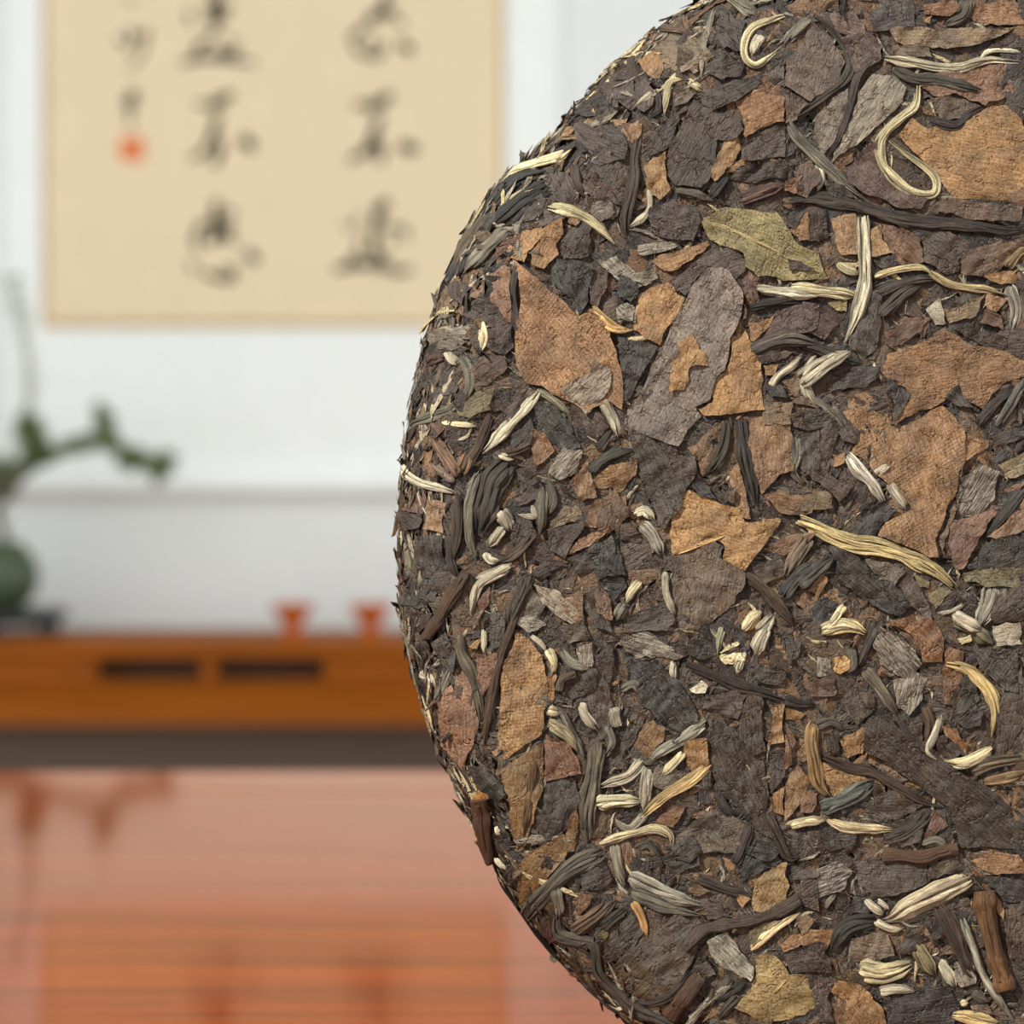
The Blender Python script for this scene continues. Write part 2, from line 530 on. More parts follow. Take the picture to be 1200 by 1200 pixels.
for px, py, rad, n in ((34, 506, 16, 330), (38, 530, 14, 200), (28, 492, 8, 60), (122, 494, 11, 170), (118, 480, 6, 50), (126, 512, 10, 110), (146, 540, 8, 90), (160, 540, 9, 110), (174, 545, 8, 90), (190, 552, 9, 130), (196, 538, 8, 90),
                       (8, 548, 14, 120), (-12, 560, 14, 120), (60, 536, 7, 60), (90, 523, 6, 60), (182, 560, 6, 40), (-30, 540, 18, 160), (10, 575, 10, 60), (48, 520, 8, 60)):
    tuft(pl(px, py, random.uniform(-.01, .01)), rad * s, int(n * 1.35), 10 * s)
for p in tips[0][0][3::2]:
    tuft(Vector(p) + Vector((0, 0, 2 * s)), 8 * s, 60, 9 * s)
for c, kind in tips:
    if kind == 't':
        for p in c[2:]:
            for _ in range(5):
                needle(Vector(p), Vector((random.choice((-1, 1)) * random.uniform(.6, 1.2), random.gauss(0, .5), random.gauss(.1, .3))), random.uniform(9, 20) * s, 0.9 * s)
fo = mesh_obj('foliage', nv, nf, M['foliage'], bon, smooth=False)
fo['kind'] = 'stuff'

LEAF_ALBEDO = 0.355         # dry tea is dark; the sun on it does the rest

# ------------------------------------------------------------------ the tea cake
# px space: (u, v) image pixels on the cake's face, h = height above its smooth surface, 1 px = K metres
K = D_CAKE / F
CU, CV = 1198.0, 620.0
RIM_W, RIM_B = 78.0, 86.0
SIL = [(775, 26), (726, 68), (698, 98), (663, 136), (640, 161), (625, 178), (595, 205), (560, 242), (542, 272), (522, 325), (507, 357), (495, 400), (485, 437), (475, 500), (468, 540),
       (466, 587), (465, 655), (466, 702), (470, 752), (478, 775), (487, 807), (498, 845), (515, 885), (535, 930), (552, 970), (580, 1020), (602, 1060), (620, 1085), (650, 1120), (685, 1160), (732, 1197)]
_a = np.array([math.atan2(v - CV, u - CU) % (2 * math.pi) for u, v in SIL])
_r = np.array([math.hypot(u - CU, v - CV) for u, v in SIL])
_o = np.argsort(_a); _a, _r = _a[_o], _r[_o]
ANG = np.concatenate([[0.0, 1.2, 1.9], _a, [4.6, 5.4, 2 * math.pi]])
RAD = np.concatenate([[735, 736, 738], _r, [731, 734, 735]]) - 9.0


def Rof(th):
    return np.interp(np.mod(th, 2 * math.pi), ANG, RAD)


def lattice(ix, iy, seed):
    h = (ix.astype(np.int64) * 374761393 + iy.astype(np.int64) * 668265263 + seed * 1442695041) & 0xFFFFFFFF
    h = ((h ^ (h >> 13)) * 1274126177) & 0xFFFFFFFF
    return ((h ^ (h >> 16)) & 0xFFFF) / 32767.5 - 1.0


def vn(x, y, seed=0):
    x = np.asarray(x, float); y = np.asarray(y, float)
    ix, iy = np.floor(x), np.floor(y)
    fx, fy = x - ix, y - iy
    fx, fy = fx * fx * (3 - 2 * fx), fy * fy * (3 - 2 * fy)
    a, b = lattice(ix, iy, seed), lattice(ix + 1, iy, seed)
    c, d = lattice(ix, iy + 1, seed), lattice(ix + 1, iy + 1, seed)
    return (a * (1 - fx) + b * fx) * (1 - fy) + (c * (1 - fx) + d * fx) * fy


def fbm(x, y, seed=0, oct=3):
    s, a = 0.0, 1.0
    for i in range(oct):
        s = s + a * vn(x * 2 ** i, y * 2 ** i, seed + i * 17)
        a *= 0.5
    return s


def surf(u, v):
    """smooth cake surface under pixel (u, v): depth (px, away from camera) and normal"""
    du, dv = u - CU, v - CV
    r = np.hypot(du, dv) + 1e-6
    R = Rof(np.arctan2(dv, du))
    q = np.clip(R - r, 0.6, None)
    x = np.clip((RIM_W - q) / RIM_W, 0, 0.9999)
    root = np.sqrt(1 - x * x)
    g = RIM_B * (1 - root) + 10.0 * (r / 735.0) ** 2
    slope = RIM_B / RIM_W * x / root + 20.0 * r / 735.0 ** 2      # d depth / d r
    nr, nz = slope, np.ones_like(slope)
    L = np.sqrt(nr * nr + 1)
    return g, du / r * nr / L, dv / r * nr / L, nz / L


def to_world(u, v, dep):
    d = D_CAKE + dep * K
    return np.stack([(u - 600.0) / F * d, d, HC - (v - 600.0) / F * d], axis=-1)


def place(u, v, h):
    g, nu, nv_, nz = surf(u, v)
    return to_world(u + nu * h, v + nv_ * h, g - nz * h)


CAKE_LOC = np.array([(CU - 600) / F * D_CAKE, D_CAKE + RIM_B * K, 0.0])
cake = empty('tea_cake', tuple(CAKE_LOC), 'round compressed tea cake of dark and tan leaves with pale downy buds, standing on edge', 'tea cake')


# materials -----------------------------------------------------------------
def leaf_mat():
    t = NT('pressed_tea_leaf')
    at_ = t.n('ShaderNodeAttribute', attribute_name='tint').outputs['Color']
    fx = t.n('ShaderNodeAttribute', attribute_name='fx').outputs['Color']
    sp = t.n('ShaderNodeSeparateColor'); t.l(fx, sp.inputs[0])
    down, weave, gloss = sp.outputs[0], sp.outputs[1], sp.outputs[2]
    uv = t.n('ShaderNodeUVMap', uv_map='UVMap').outputs[0]
    def noise(scale, detail=3, rough=.6, vec=uv, dist=0.0):
        n = t.n('ShaderNodeTexNoise')
        n.inputs['Scale'].default_value = scale; n.inputs['Detail'].default_value = detail
        n.inputs['Roughness'].default_value = rough; n.inputs['Distortion'].default_value = dist
        t.l(vec, n.inputs['Vector'])
        return n.outputs['Fac']
    big = noise(3.0, 4)           # uv unit = 100 px
    fine = noise(30.0, 5, .72)
    # fibres along the leaf
    mp = t.n('ShaderNodeMapping'); mp.inputs['Scale'].default_value = (6, 55, 1); t.l(uv, mp.inputs['Vector'])
    fib = noise(1.0, 4, .6, mp.outputs[0], 0.6)
    # woven vein net
    def wave(rot, sc):
        m = t.n('ShaderNodeMapping'); m.inputs['Rotation'].default_value = (0, 0, rot); t.l(uv, m.inputs['Vector'])
        w = t.n('ShaderNodeTexWave'); w.inputs['Scale'].default_value = sc
        w.inputs['Distortion'].default_value = 2.2; w.inputs['Detail'].default_value = 2
        w.inputs['Detail Scale'].default_value = 2.5
        t.l(m.outputs[0], w.inputs['Vector'])
        return w.outputs['Fac']
    net = t.math('MULTIPLY', wave(0.25, 8.0), wave(1.75, 8.0))
    net = t.math('MULTIPLY', t.math('MULTIPLY', net, weave), t.ramp(noise(2.2, 2), [(0.42, (0.15, 0.15, 0.15)), (0.6, (1, 1, 1))]))
    # side veins
    vo = t.n('ShaderNodeTexVoronoi', feature='DISTANCE_TO_EDGE'); vo.inputs['Scale'].default_value = 4.0
    wob = t.n('ShaderNodeVectorMath', operation='ADD')
    nc = t.n('ShaderNodeTexNoise'); nc.inputs['Scale'].default_value = 7.0; t.l(uv, nc.inputs['Vector'])
    sc_ = t.n('ShaderNodeVectorMath', operation='SCALE'); sc_.inputs['Scale'].default_value = 0.12; t.l(nc.outputs['Color'], sc_.inputs[0])
    t.l(uv, wob.inputs[0]); t.l(sc_.outputs[0], wob.inputs[1]); t.l(wob.outputs[0], vo.inputs['Vector'])
    vein = t.ramp(vo.outputs['Distance'], [(0.0, (0, 0, 0)), (0.06, (1, 1, 1))])
    # cracks and folds: broken, wandering lines
    def cracks(sc, width, seed):
        off = t.n('ShaderNodeVectorMath', operation='ADD'); off.inputs[1].default_value = (seed, seed * 1.7, 0); t.l(uv, off.inputs[0])
        nz_ = t.n('ShaderNodeTexNoise'); nz_.inputs['Scale'].default_value = 9.0; nz_.inputs['Detail'].default_value = 3; t.l(off.outputs[0], nz_.inputs['Vector'])
        s_ = t.n('ShaderNodeVectorMath', operation='SCALE'); s_.inputs['Scale'].default_value = 0.22; t.l(nz_.outputs['Color'], s_.inputs[0])
        ad = t.n('ShaderNodeVectorMath', operation='ADD'); t.l(off.outputs[0], ad.inputs[0]); t.l(s_.outputs[0], ad.inputs[1])
        v_ = t.n('ShaderNodeTexVoronoi', feature='DISTANCE_TO_EDGE'); v_.inputs['Scale'].default_value = sc; t.l(ad.outputs[0], v_.inputs['Vector'])
        ln_ = t.ramp(v_.outputs['Distance'], [(0.0, (1, 1, 1)), (width, (0, 0, 0))])
        mk_ = t.ramp(noise(4.0 + seed, 2), [(0.50, (0, 0, 0)), (0.60, (1, 1, 1))])
        return t.math('MULTIPLY', ln_, mk_)
    crk = t.math('MAXIMUM', cracks(1.7, 0.034, 1.3), cracks(3.4, 0.045, 2.9))
    # colour
    k1 = t.ramp(big, [(0.30, (0.62, 0.60, 0.60)), (0.50, (1.0, 1.0, 1.0)), (0.72, (1.28, 1.24, 1.18))])
    c = t.mix(1.0, at_, k1, 'MULTIPLY')
    k2 = t.ramp(fine, [(0.35, (0.45, 0.43, 0.41)), (0.50, (1, 1, 1)), (0.66, (1.6, 1.58, 1.55))])
    c = t.mix(0.92, c, k2, 'MULTIPLY')
    k3 = t.ramp(fib, [(0.35, (0.58, 0.57, 0.56)), (0.6, (1.2, 1.2, 1.18))])
    c = t.mix(0.7, c, k3, 'MULTIPLY')
    dk = t.n('ShaderNodeMix', data_type='RGBA', blend_type='MULTIPLY')
    t.l(t.math('MULTIPLY', net, 0.42), dk.inputs[0]); t.l(c, dk.inputs[6]); dk.inputs[7].default_value = (0.40, 0.37, 0.34, 1)
    c = dk.outputs[2]
    dfac = t.math('MULTIPLY', down, t.ramp(fib, [(0.45, (0, 0, 0)), (0.62, (1, 1, 1))]))
    c = t.mix(t.math('MULTIPLY', dfac, 0.75), c, tuple(v * LEAF_ALBEDO for v in lin((200, 186, 164))))
    t.l(c, t.b.inputs['Base Color'])
    r = t.math('SUBTRACT', 0.54, t.math('MULTIPLY', gloss, 0.22))
    t.l(r, t.b.inputs['Roughness'])
    t.b.inputs['Specular IOR Level'].default_value = 0.26
    hgt = t.math('ADD', t.math('MULTIPLY', fine, 0.8), t.math('MULTIPLY', fib, 0.7))
    hgt = t.math('SUBTRACT', hgt, t.math('MULTIPLY', net, 0.3))
    hgt = t.math('ADD', hgt, t.math('MULTIPLY', vein, 0.22))
    hgt = t.math('SUBTRACT', hgt, t.math('MULTIPLY', crk, 1.3))
    t.bump(hgt, 0.7, 0.00034)
    return t.m


def strand_mat():
    t = NT('downy_bud_and_stem')
    at_ = t.n('ShaderNodeAttribute', attribute_name='tint').outputs['Color']
    uv = t.n('ShaderNodeUVMap', uv_map='UVMap').outputs[0]
    def st(sx, sy, detail=3):
        mp = t.n('ShaderNodeMapping'); mp.inputs['Scale'].default_value = (sx, sy, 1); t.l(uv, mp.inputs['Vector'])
        n = t.n('ShaderNodeTexNoise'); n.inputs['Scale'].default_value = 1.0; n.inputs['Detail'].default_value = detail
        n.inputs['Distortion'].default_value = 0.8
        t.l(mp.outputs[0], n.inputs['Vector'])
        return n.outputs['Fac']
    a, b, d = st(2.2, 40), st(7, 130, 4), st(60, 60, 3)
    c = t.mix(1.0, at_, t.ramp(a, [(0.29, (0.30, 0.27, 0.24)), (0.42, (1.0, 1.0, 1.0)), (0.66, (1.35, 1.35, 1.33))]), 'MULTIPLY')
    c = t.mix(0.8, c, t.ramp(b, [(0.32, (0.34, 0.32, 0.29)), (0.47, (1, 1, 1)), (0.66, (1.4, 1.4, 1.38))]), 'MULTIPLY')
    c = t.mix(0.5, c, t.ramp(d, [(0.35, (0.6, 0.6, 0.58)), (0.6, (1.2, 1.2, 1.2))]), 'MULTIPLY')
    t.l(c, t.b.inputs['Base Color'])
    t.b.inputs['Roughness'].default_value = 0.62
    t.b.inputs['Specular IOR Level'].default_value = 0.35
    h = t.math('ADD', t.math('MULTIPLY', a, 0.7), b)
    t.bump(h, 0.9, 0.00045)
    return t.m


M['leaf'] = leaf_mat()
M['strand'] = strand_mat()


def albedo(col, gain=1.12, desat=0.06):
    c = np.array(lin(col))
    rg = c[0] / c[1]
    if rg > 1.9: c[1] = c[0] / (1.9 + (rg - 1.9) * 0.45)
    l = c @ np.array([.2126, .7152, .0722])
    c = (c * (1 - desat) + l * desat) * gain
    k = min(1.0, max(0.0, (l - 0.055) / 0.10))           # dark leaf -> warm neutral brown
    p = min(1.0, max(0.0, (l - 0.25) / 0.15))           # pale down stays neutral
    m_ = (1 - k) * np.array([0.60, 0.56, 0.52]) + k * np.array([0.83, 0.89, 1.0])
    sat = min(1.0, max(0.0, ((c[0] - c[2]) / c[0] - 0.62) / 0.25))
    m_ = m_ * np.array([1, 1, 0.84 + 0.24 * sat])
    out = c * (m_ * (1 - p) + p)
    return out * min(1.0, 0.86 / out.max()) * LEAF_ALBEDO


def tint_mesh(name, verts, faces, uvs, tint, fx, mat, smooth=True):
    """verts (n,3) world, uvs (n,2), tint (n,3), fx (n,3) -> child mesh of the cake"""
    V = np.asarray(verts) - CAKE_LOC
    me = bpy.data.meshes.new(name)
    me.from_pydata(V.tolist(), [], faces if isinstance(faces, list) else faces.tolist())
    n = len(V)
    ca = me.color_attributes.new('tint', 'FLOAT_COLOR', 'POINT')
    ca.data.foreach_set('color', np.concatenate([tint, np.ones((n, 1))], 1).astype(np.float32).ravel())
    cb = me.color_attributes.new('fx', 'FLOAT_COLOR', 'POINT')
    cb.data.foreach_set('color', np.concatenate([fx, np.ones((n, 1))], 1).astype(np.float32).ravel())
    ul = me.uv_layers.new(name='UVMap')
    li = np.empty(len(me.loops), dtype=np.int32)
    me.loops.foreach_get('vertex_index', li)
    ul.data.foreach_set('uv', np.asarray(uvs)[li].astype(np.float32).ravel())
    if smooth:
        me.polygons.foreach_set('use_smooth', [True] * len(me.polygons))
    me.materials.append(mat)
    me.update()
    o = bpy.data.objects.new(name, me)
    COL.objects.link(o)
    o.parent = cake
    return o


# pressed core of the cake ----------------------------------------------------
def core():
    NT_ = 620
    th = np.linspace(0, 2 * math.pi, NT_, endpoint=False)
    rings = []
    for f_ in np.linspace(0.02, 1, 110):
        rings.append(('f', f_))
    for ph in np.linspace(0, math.pi, 46)[1:]:
        rings.append(('r', ph))
    for f_ in np.linspace(1, 0.02, 26)[1:]:
        rings.append(('b', f_))
    R = Rof(th)
    P = []
    for typ, val in rings:
        if typ == 'f': r, dep, n = (R - RIM_W) * val, 0 * R, (0, 1)
        elif typ == 'r': r, dep, n = R - RIM_W * (1 - math.sin(val)), RIM_B * (1 - math.cos(val)) + 0 * R, (math.sin(val), math.cos(val))
        else: r, dep, n = (R - RIM_W) * val, 2 * RIM_B + 0 * R, (0, -1)
        if typ != 'b': dep = dep + 10.0 * (np.minimum(r, R) / 735.0) ** 2
        cu, sv = np.cos(th), np.sin(th)
        u, v = CU + cu * r, CV + sv * r
        z = dep * 0.9
        h = 3.0 * fbm(u / 26 + z / 30, v / 26 - z / 23, 3, 4) + 2.5 * np.abs(vn(u / 9 + z / 9, v / 14, 9)) - 6
        P.append(to_world(u + cu * n[0] * h, v + sv * n[0] * h, dep - n[1] * h))
    V = np.concatenate(P)
    nr = len(rings)
    i, j = np.meshgrid(np.arange(nr - 1), np.arange(NT_), indexing='ij')
    a = i * NT_ + j; b = i * NT_ + (j + 1) % NT_
    Fq = np.stack([a, a + NT_, b + NT_, b], -1).reshape(-1, 4).tolist()
    Fq.append(list(range(NT_)))
    Fq.append(list(range((nr - 1) * NT_, nr * NT_))[::-1])
    uvw = np.concatenate([np.stack([(p[:, 0]) / K / 100, p[:, 2] / K / 100], -1) for p in P])
    t = np.tile(LEAF_ALBEDO * np.array(lin((74, 58, 48))), (len(V), 1)) * (1 + 0.25 * vn(V[:, 0] / K / 14, V[:, 2] / K / 14, 5))[:, None]
    tint_mesh('pressed_core', V, Fq, uvw, t, np.tile([0.15, 0.1, 0.1], (len(V), 1)), M['leaf'])


core()

# small broken leaf and down between the big pieces ---------------------------
PAL = np.array([albedo(c) for c in ((78, 62, 52), (66, 55, 50), (92, 72, 56), (84, 68, 62), (58, 52, 50), (104, 80, 60), (72, 60, 54), (112, 86, 58), (140, 100, 60), (128, 84, 54), (96, 84, 70), (62, 50, 44))])
PALP = np.array([albedo(c) for c in ((196, 180, 140), (160, 148, 124), (140, 126, 104), (206, 186, 128), (124, 112, 96))])


def fragments():
    Vs, Fs, Us, Ts, Xs = [], [], [], [], []
    base = 0

    def emit(n, region, lmin, lmax, asp, pale, nx, ny, hmin, hmax, arch, tilt):
        nonlocal base
        # position: theta + profile coordinate
        if region == 'view':
            th = rng.uniform(1.55, 4.75, n * 3)
            rr_ = np.sqrt(rng.uniform(0, 1, n * 3)) * (Rof(th) - RIM_W * 0.75)
            ok = np.nonzero(np.abs(CV + rr_ * np.sin(th) - 600) < 640)[0][:n]
            th, rr_ = th[ok], rr_[ok]; n = len(th)
            ph = None
        elif region == 'right':
            th = rng.uniform(-1.57, 1.57, n); rr_ = np.sqrt(rng.uniform(0, 1, n)) * (Rof(th) - RIM_W * 0.75); ph = None
        elif region == 'rim':
            th = rng.uniform(1.45, 4.85, n); ph = np.arccos(1 - rng.uniform(0, 1, n) * 1.35)
        elif region == 'rim_right':
            th = rng.uniform(-1.7, 1.5, n); ph = np.arccos(1 - rng.uniform(0, 1, n) * 1.7)
        R = Rof(th)
        cu, sv = np.cos(th), np.sin(th)
        if ph is None:
            dep = 10.0 * (rr_ / 735) ** 2; nr, nz = 0 * th, 1 + 0 * th
            x = np.clip((RIM_W - (R - rr_)) / RIM_W, 0, .99); dep = dep + RIM_B * (1 - np.sqrt(1 - x * x))
        else:
            rr_ = R - RIM_W * (1 - np.sin(ph)); dep = RIM_B * (1 - np.cos(ph)) + 10; nr, nz = np.sin(ph), np.cos(ph)
        N3 = np.stack([cu * nr, sv * nr, -nz], -1)
        E1 = np.stack([-sv, cu, 0 * th], -1)
        E2 = np.cross(N3, E1)
        a = rng.uniform(0, 2 * math.pi, n)
        if ph is not None:                       # rim pieces mostly run along the edge
            a = rng.normal(0, 0.5, n)
        T = E1 * np.cos(a)[:, None] + E2 * np.sin(a)[:, None]
        B = np.cross(N3, T)
        L = rng.uniform(lmin, lmax, n); W = L * rng.uniform(asp[0], asp[1], n)
        gx = np.linspace(-.5, .5, nx); gy = np.linspace(-.5, .5, ny)
        X, Y = np.meshgrid(gx, gy, indexing='ij'); X, Y = X.ravel(), Y.ravel()
        jit = rng.normal(0, 0.07, (n, nx * ny, 2))
        taper = 1 - np.abs(X * 2) ** rng.uniform(1.5, 4, n)[:, None] * 0.75
        x = (X + jit[:, :, 0]) * L[:, None]
        bend = rng.normal(0, 0.22, n)
        y = (Y * taper + jit[:, :, 1] * .8) * W[:, None] + bend[:, None] * (X * 2) ** 2 * L[:, None] * .5
        h0 = rng.uniform(hmin, hmax, n)
        h = h0[:, None] + arch * W[:, None] * (0.25 - (Y * 1.0) ** 2) * rng.uniform(-0.3, 1.6, n)[:, None] + rng.normal(0, tilt, n)[:, None] * x + rng.normal(0, tilt, n)[:, None] * y + rng.normal(0, 0.7, (n, nx * ny))
        C = np.stack([CU + cu * rr_, CV + sv * rr_, dep], -1)
        Pp = C[:, None, :] + T[:, None, :] * x[:, :, None] + B[:, None, :] * y[:, :, None] + N3[:, None, :] * h[:, :, None]
        Wd = to_world(Pp[:, :, 0], Pp[:, :, 1], Pp[:, :, 2]).reshape(-1, 3)
        i, j = np.meshgrid(np.arange(nx - 1), np.arange(ny - 1), indexing='ij')
        q = (i * ny + j).ravel()
        q = np.stack([q, q + ny, q + ny + 1, q + 1], -1)
        f_ = (q[None] + (np.arange(n) * nx * ny)[:, None, None]).reshape(-1, 4) + base
        base += n * nx * ny
        pal = PALP if pale else PAL
        ci = pal[rng.integers(0, len(pal), n)] * rng.uniform(.75, 1.2, n)[:, None]
        Vs.append(Wd); Fs.append(f_)
        Us.append(np.stack([x / 100 + rng.uniform(0, 50, n)[:, None], y / 100], -1).reshape(-1, 2))
        Ts.append(np.repeat(ci, nx * ny, 0))
        fx = np.tile([0.2, 0.2, 0.3], (n, 1)); fx[:, 0] = rng.uniform(0, .6, n) ** 2 + (0.7 if pale else 0)
        Xs.append(np.repeat(fx, nx * ny, 0))

    emit(5200, 'view', 26, 62, (.35, .8), False, 6, 5, -3, 2, .16, .025)
    emit(3800, 'view', 16, 40, (.15, .35), False, 6, 4, -2, 3, .5, .03)
    emit(700, 'view', 12, 36, (.08, .2), True, 6, 4, 1, 4, .7, .03)
    emit(1300, 'right', 40, 90, (.35, .8), False, 5, 4, 0, 6, .25, .03)
    emit(250, 'right', 30, 70, (.08, .2), True, 6, 4, 4, 8, .9, .03)
    emit(1500, 'rim', 24, 60, (.25, .6), False, 7, 4, -1, 4, .3, .03)
    emit(1500, 'rim', 30, 90, (.06, .16), False, 8, 4, 1, 6, .8, .02)
    emit(560, 'rim', 24, 80, (.06, .15), True, 8, 4, 3, 7, .8, .02)
    emit(900, 'rim_right', 34, 80, (.25, .6), False, 7, 4, 1, 6, .35, .03)
    o = tint_mesh('small_leaf_fragments', np.concatenate(Vs), np.concatenate(Fs), np.concatenate(Us), np.concatenate(Ts), np.concatenate(Xs), M['leaf'])
    o['kind'] = 'stuff'
    o['label'] = 'small broken leaf bits and down pressed between the larger leaves'


fragments()

# height buffer ----------------------------------------------------------------
RES = 2.0
U0, V0 = 430.0, -60.0
HB_W, HB_H = int(1000 / RES), int(1330 / RES)
gu, gv = np.meshgrid(U0 + (np.arange(HB_W) + .5) * RES, V0 + (np.arange(HB_H) + .5) * RES)
HB = 5.0 + 2.0 * fbm(gu / 34, gv / 34, 41, 3)


def boxblur(a, k):
    if k < 1: return a
    for ax in (0, 1):
        p = np.pad(a, [(k + 1, k) if i == ax else (0, 0) for i in (0, 1)], mode='edge')
        c = np.cumsum(p, axis=ax)
        n = a.shape[ax]
        a = (np.take(c, range(2 * k + 1, 2 * k + 1 + n), axis=ax) - np.take(c, range(0, n), axis=ax)) / (2 * k + 1)
    return a


def inside(poly, x, y):
    px, py = poly[:, 0], poly[:, 1]
    qx, qy = np.roll(px, -1), np.roll(py, -1)
    x, y = x[..., None], y[..., None]
    cond = (py > y) != (qy > y)
    xi = px + (y - py) * (qx - px) / np.where(np.abs(qy - py) < 1e-9, 1e-9, qy - py)
    return (np.sum(cond & (x < xi), axis=-1) % 2) == 1


def bdist(poly, x, y):
    p = poly; q = np.roll(poly, -1, 0)
    d = q - p
    L2 = (d * d).sum(1) + 1e-9
    X = np.stack([x, y], -1)[:, None, :]
    t = np.clip(((X - p) * d).sum(-1) / L2, 0, 1)
    c = p + t[..., None] * d
    return np.sqrt(((X - c) ** 2).sum(-1)).min(1)


def window(u0, u1, v0, v1, m=14):
    a = max(0, int((u0 - m - U0) / RES)); b = min(HB_W, int((u1 + m - U0) / RES) + 1)
    c = max(0, int((v0 - m - V0) / RES)); d = min(HB_H, int((v1 + m - V0) / RES) + 1)
    return a, b, c, d


def bil(Z, u, v, a, c):
    x = np.clip((u - U0) / RES - .5 - a, 0, Z.shape[1] - 1.001); y = np.clip((v - V0) / RES - .5 - c, 0, Z.shape[0] - 1.001)
    i, j = x.astype(int), y.astype(int); fx, fy = x - i, y - j
    return (Z[j, i] * (1 - fx) + Z[j, i + 1] * fx) * (1 - fy) + (Z[j + 1, i] * (1 - fx) + Z[j + 1, i + 1] * fx) * fy


def clampin(P, marg=2.5):
    d = P - np.array([CU, CV]); r = np.hypot(d[:, 0], d[:, 1]) + 1e-6
    R = Rof(np.arctan2(d[:, 1], d[:, 0])) - marg
    k = np.minimum(1, R / r)
    return np.array([CU, CV]) + d * k[:, None]


def ragged(poly, step, amp):
    out = []
    n = len(poly)
    for i in range(n):
        p, q = poly[i], poly[(i + 1) % n]
        d = q - p; L = float(np.hypot(*d))
        m = max(1, int(round(L / step)))
        nn = np.array([-d[1], d[0]]) / (L + 1e-9)
        ph = rng.uniform(0, 100)
        sag = rng.normal(0, 0.04) * L
        for k in range(m):
            t = k / m
            w = math.sin(math.pi * t)
            off = sag * w + (float(vn(ph + k * step / 9.0, 0.5, 77)) * amp + float(vn(ph + k * step / 3.7, 3.5, 78)) * amp * .5) * min(1, w * 2 + .3)
            out.append(p + d * t + nn * off)
    return np.array(out)


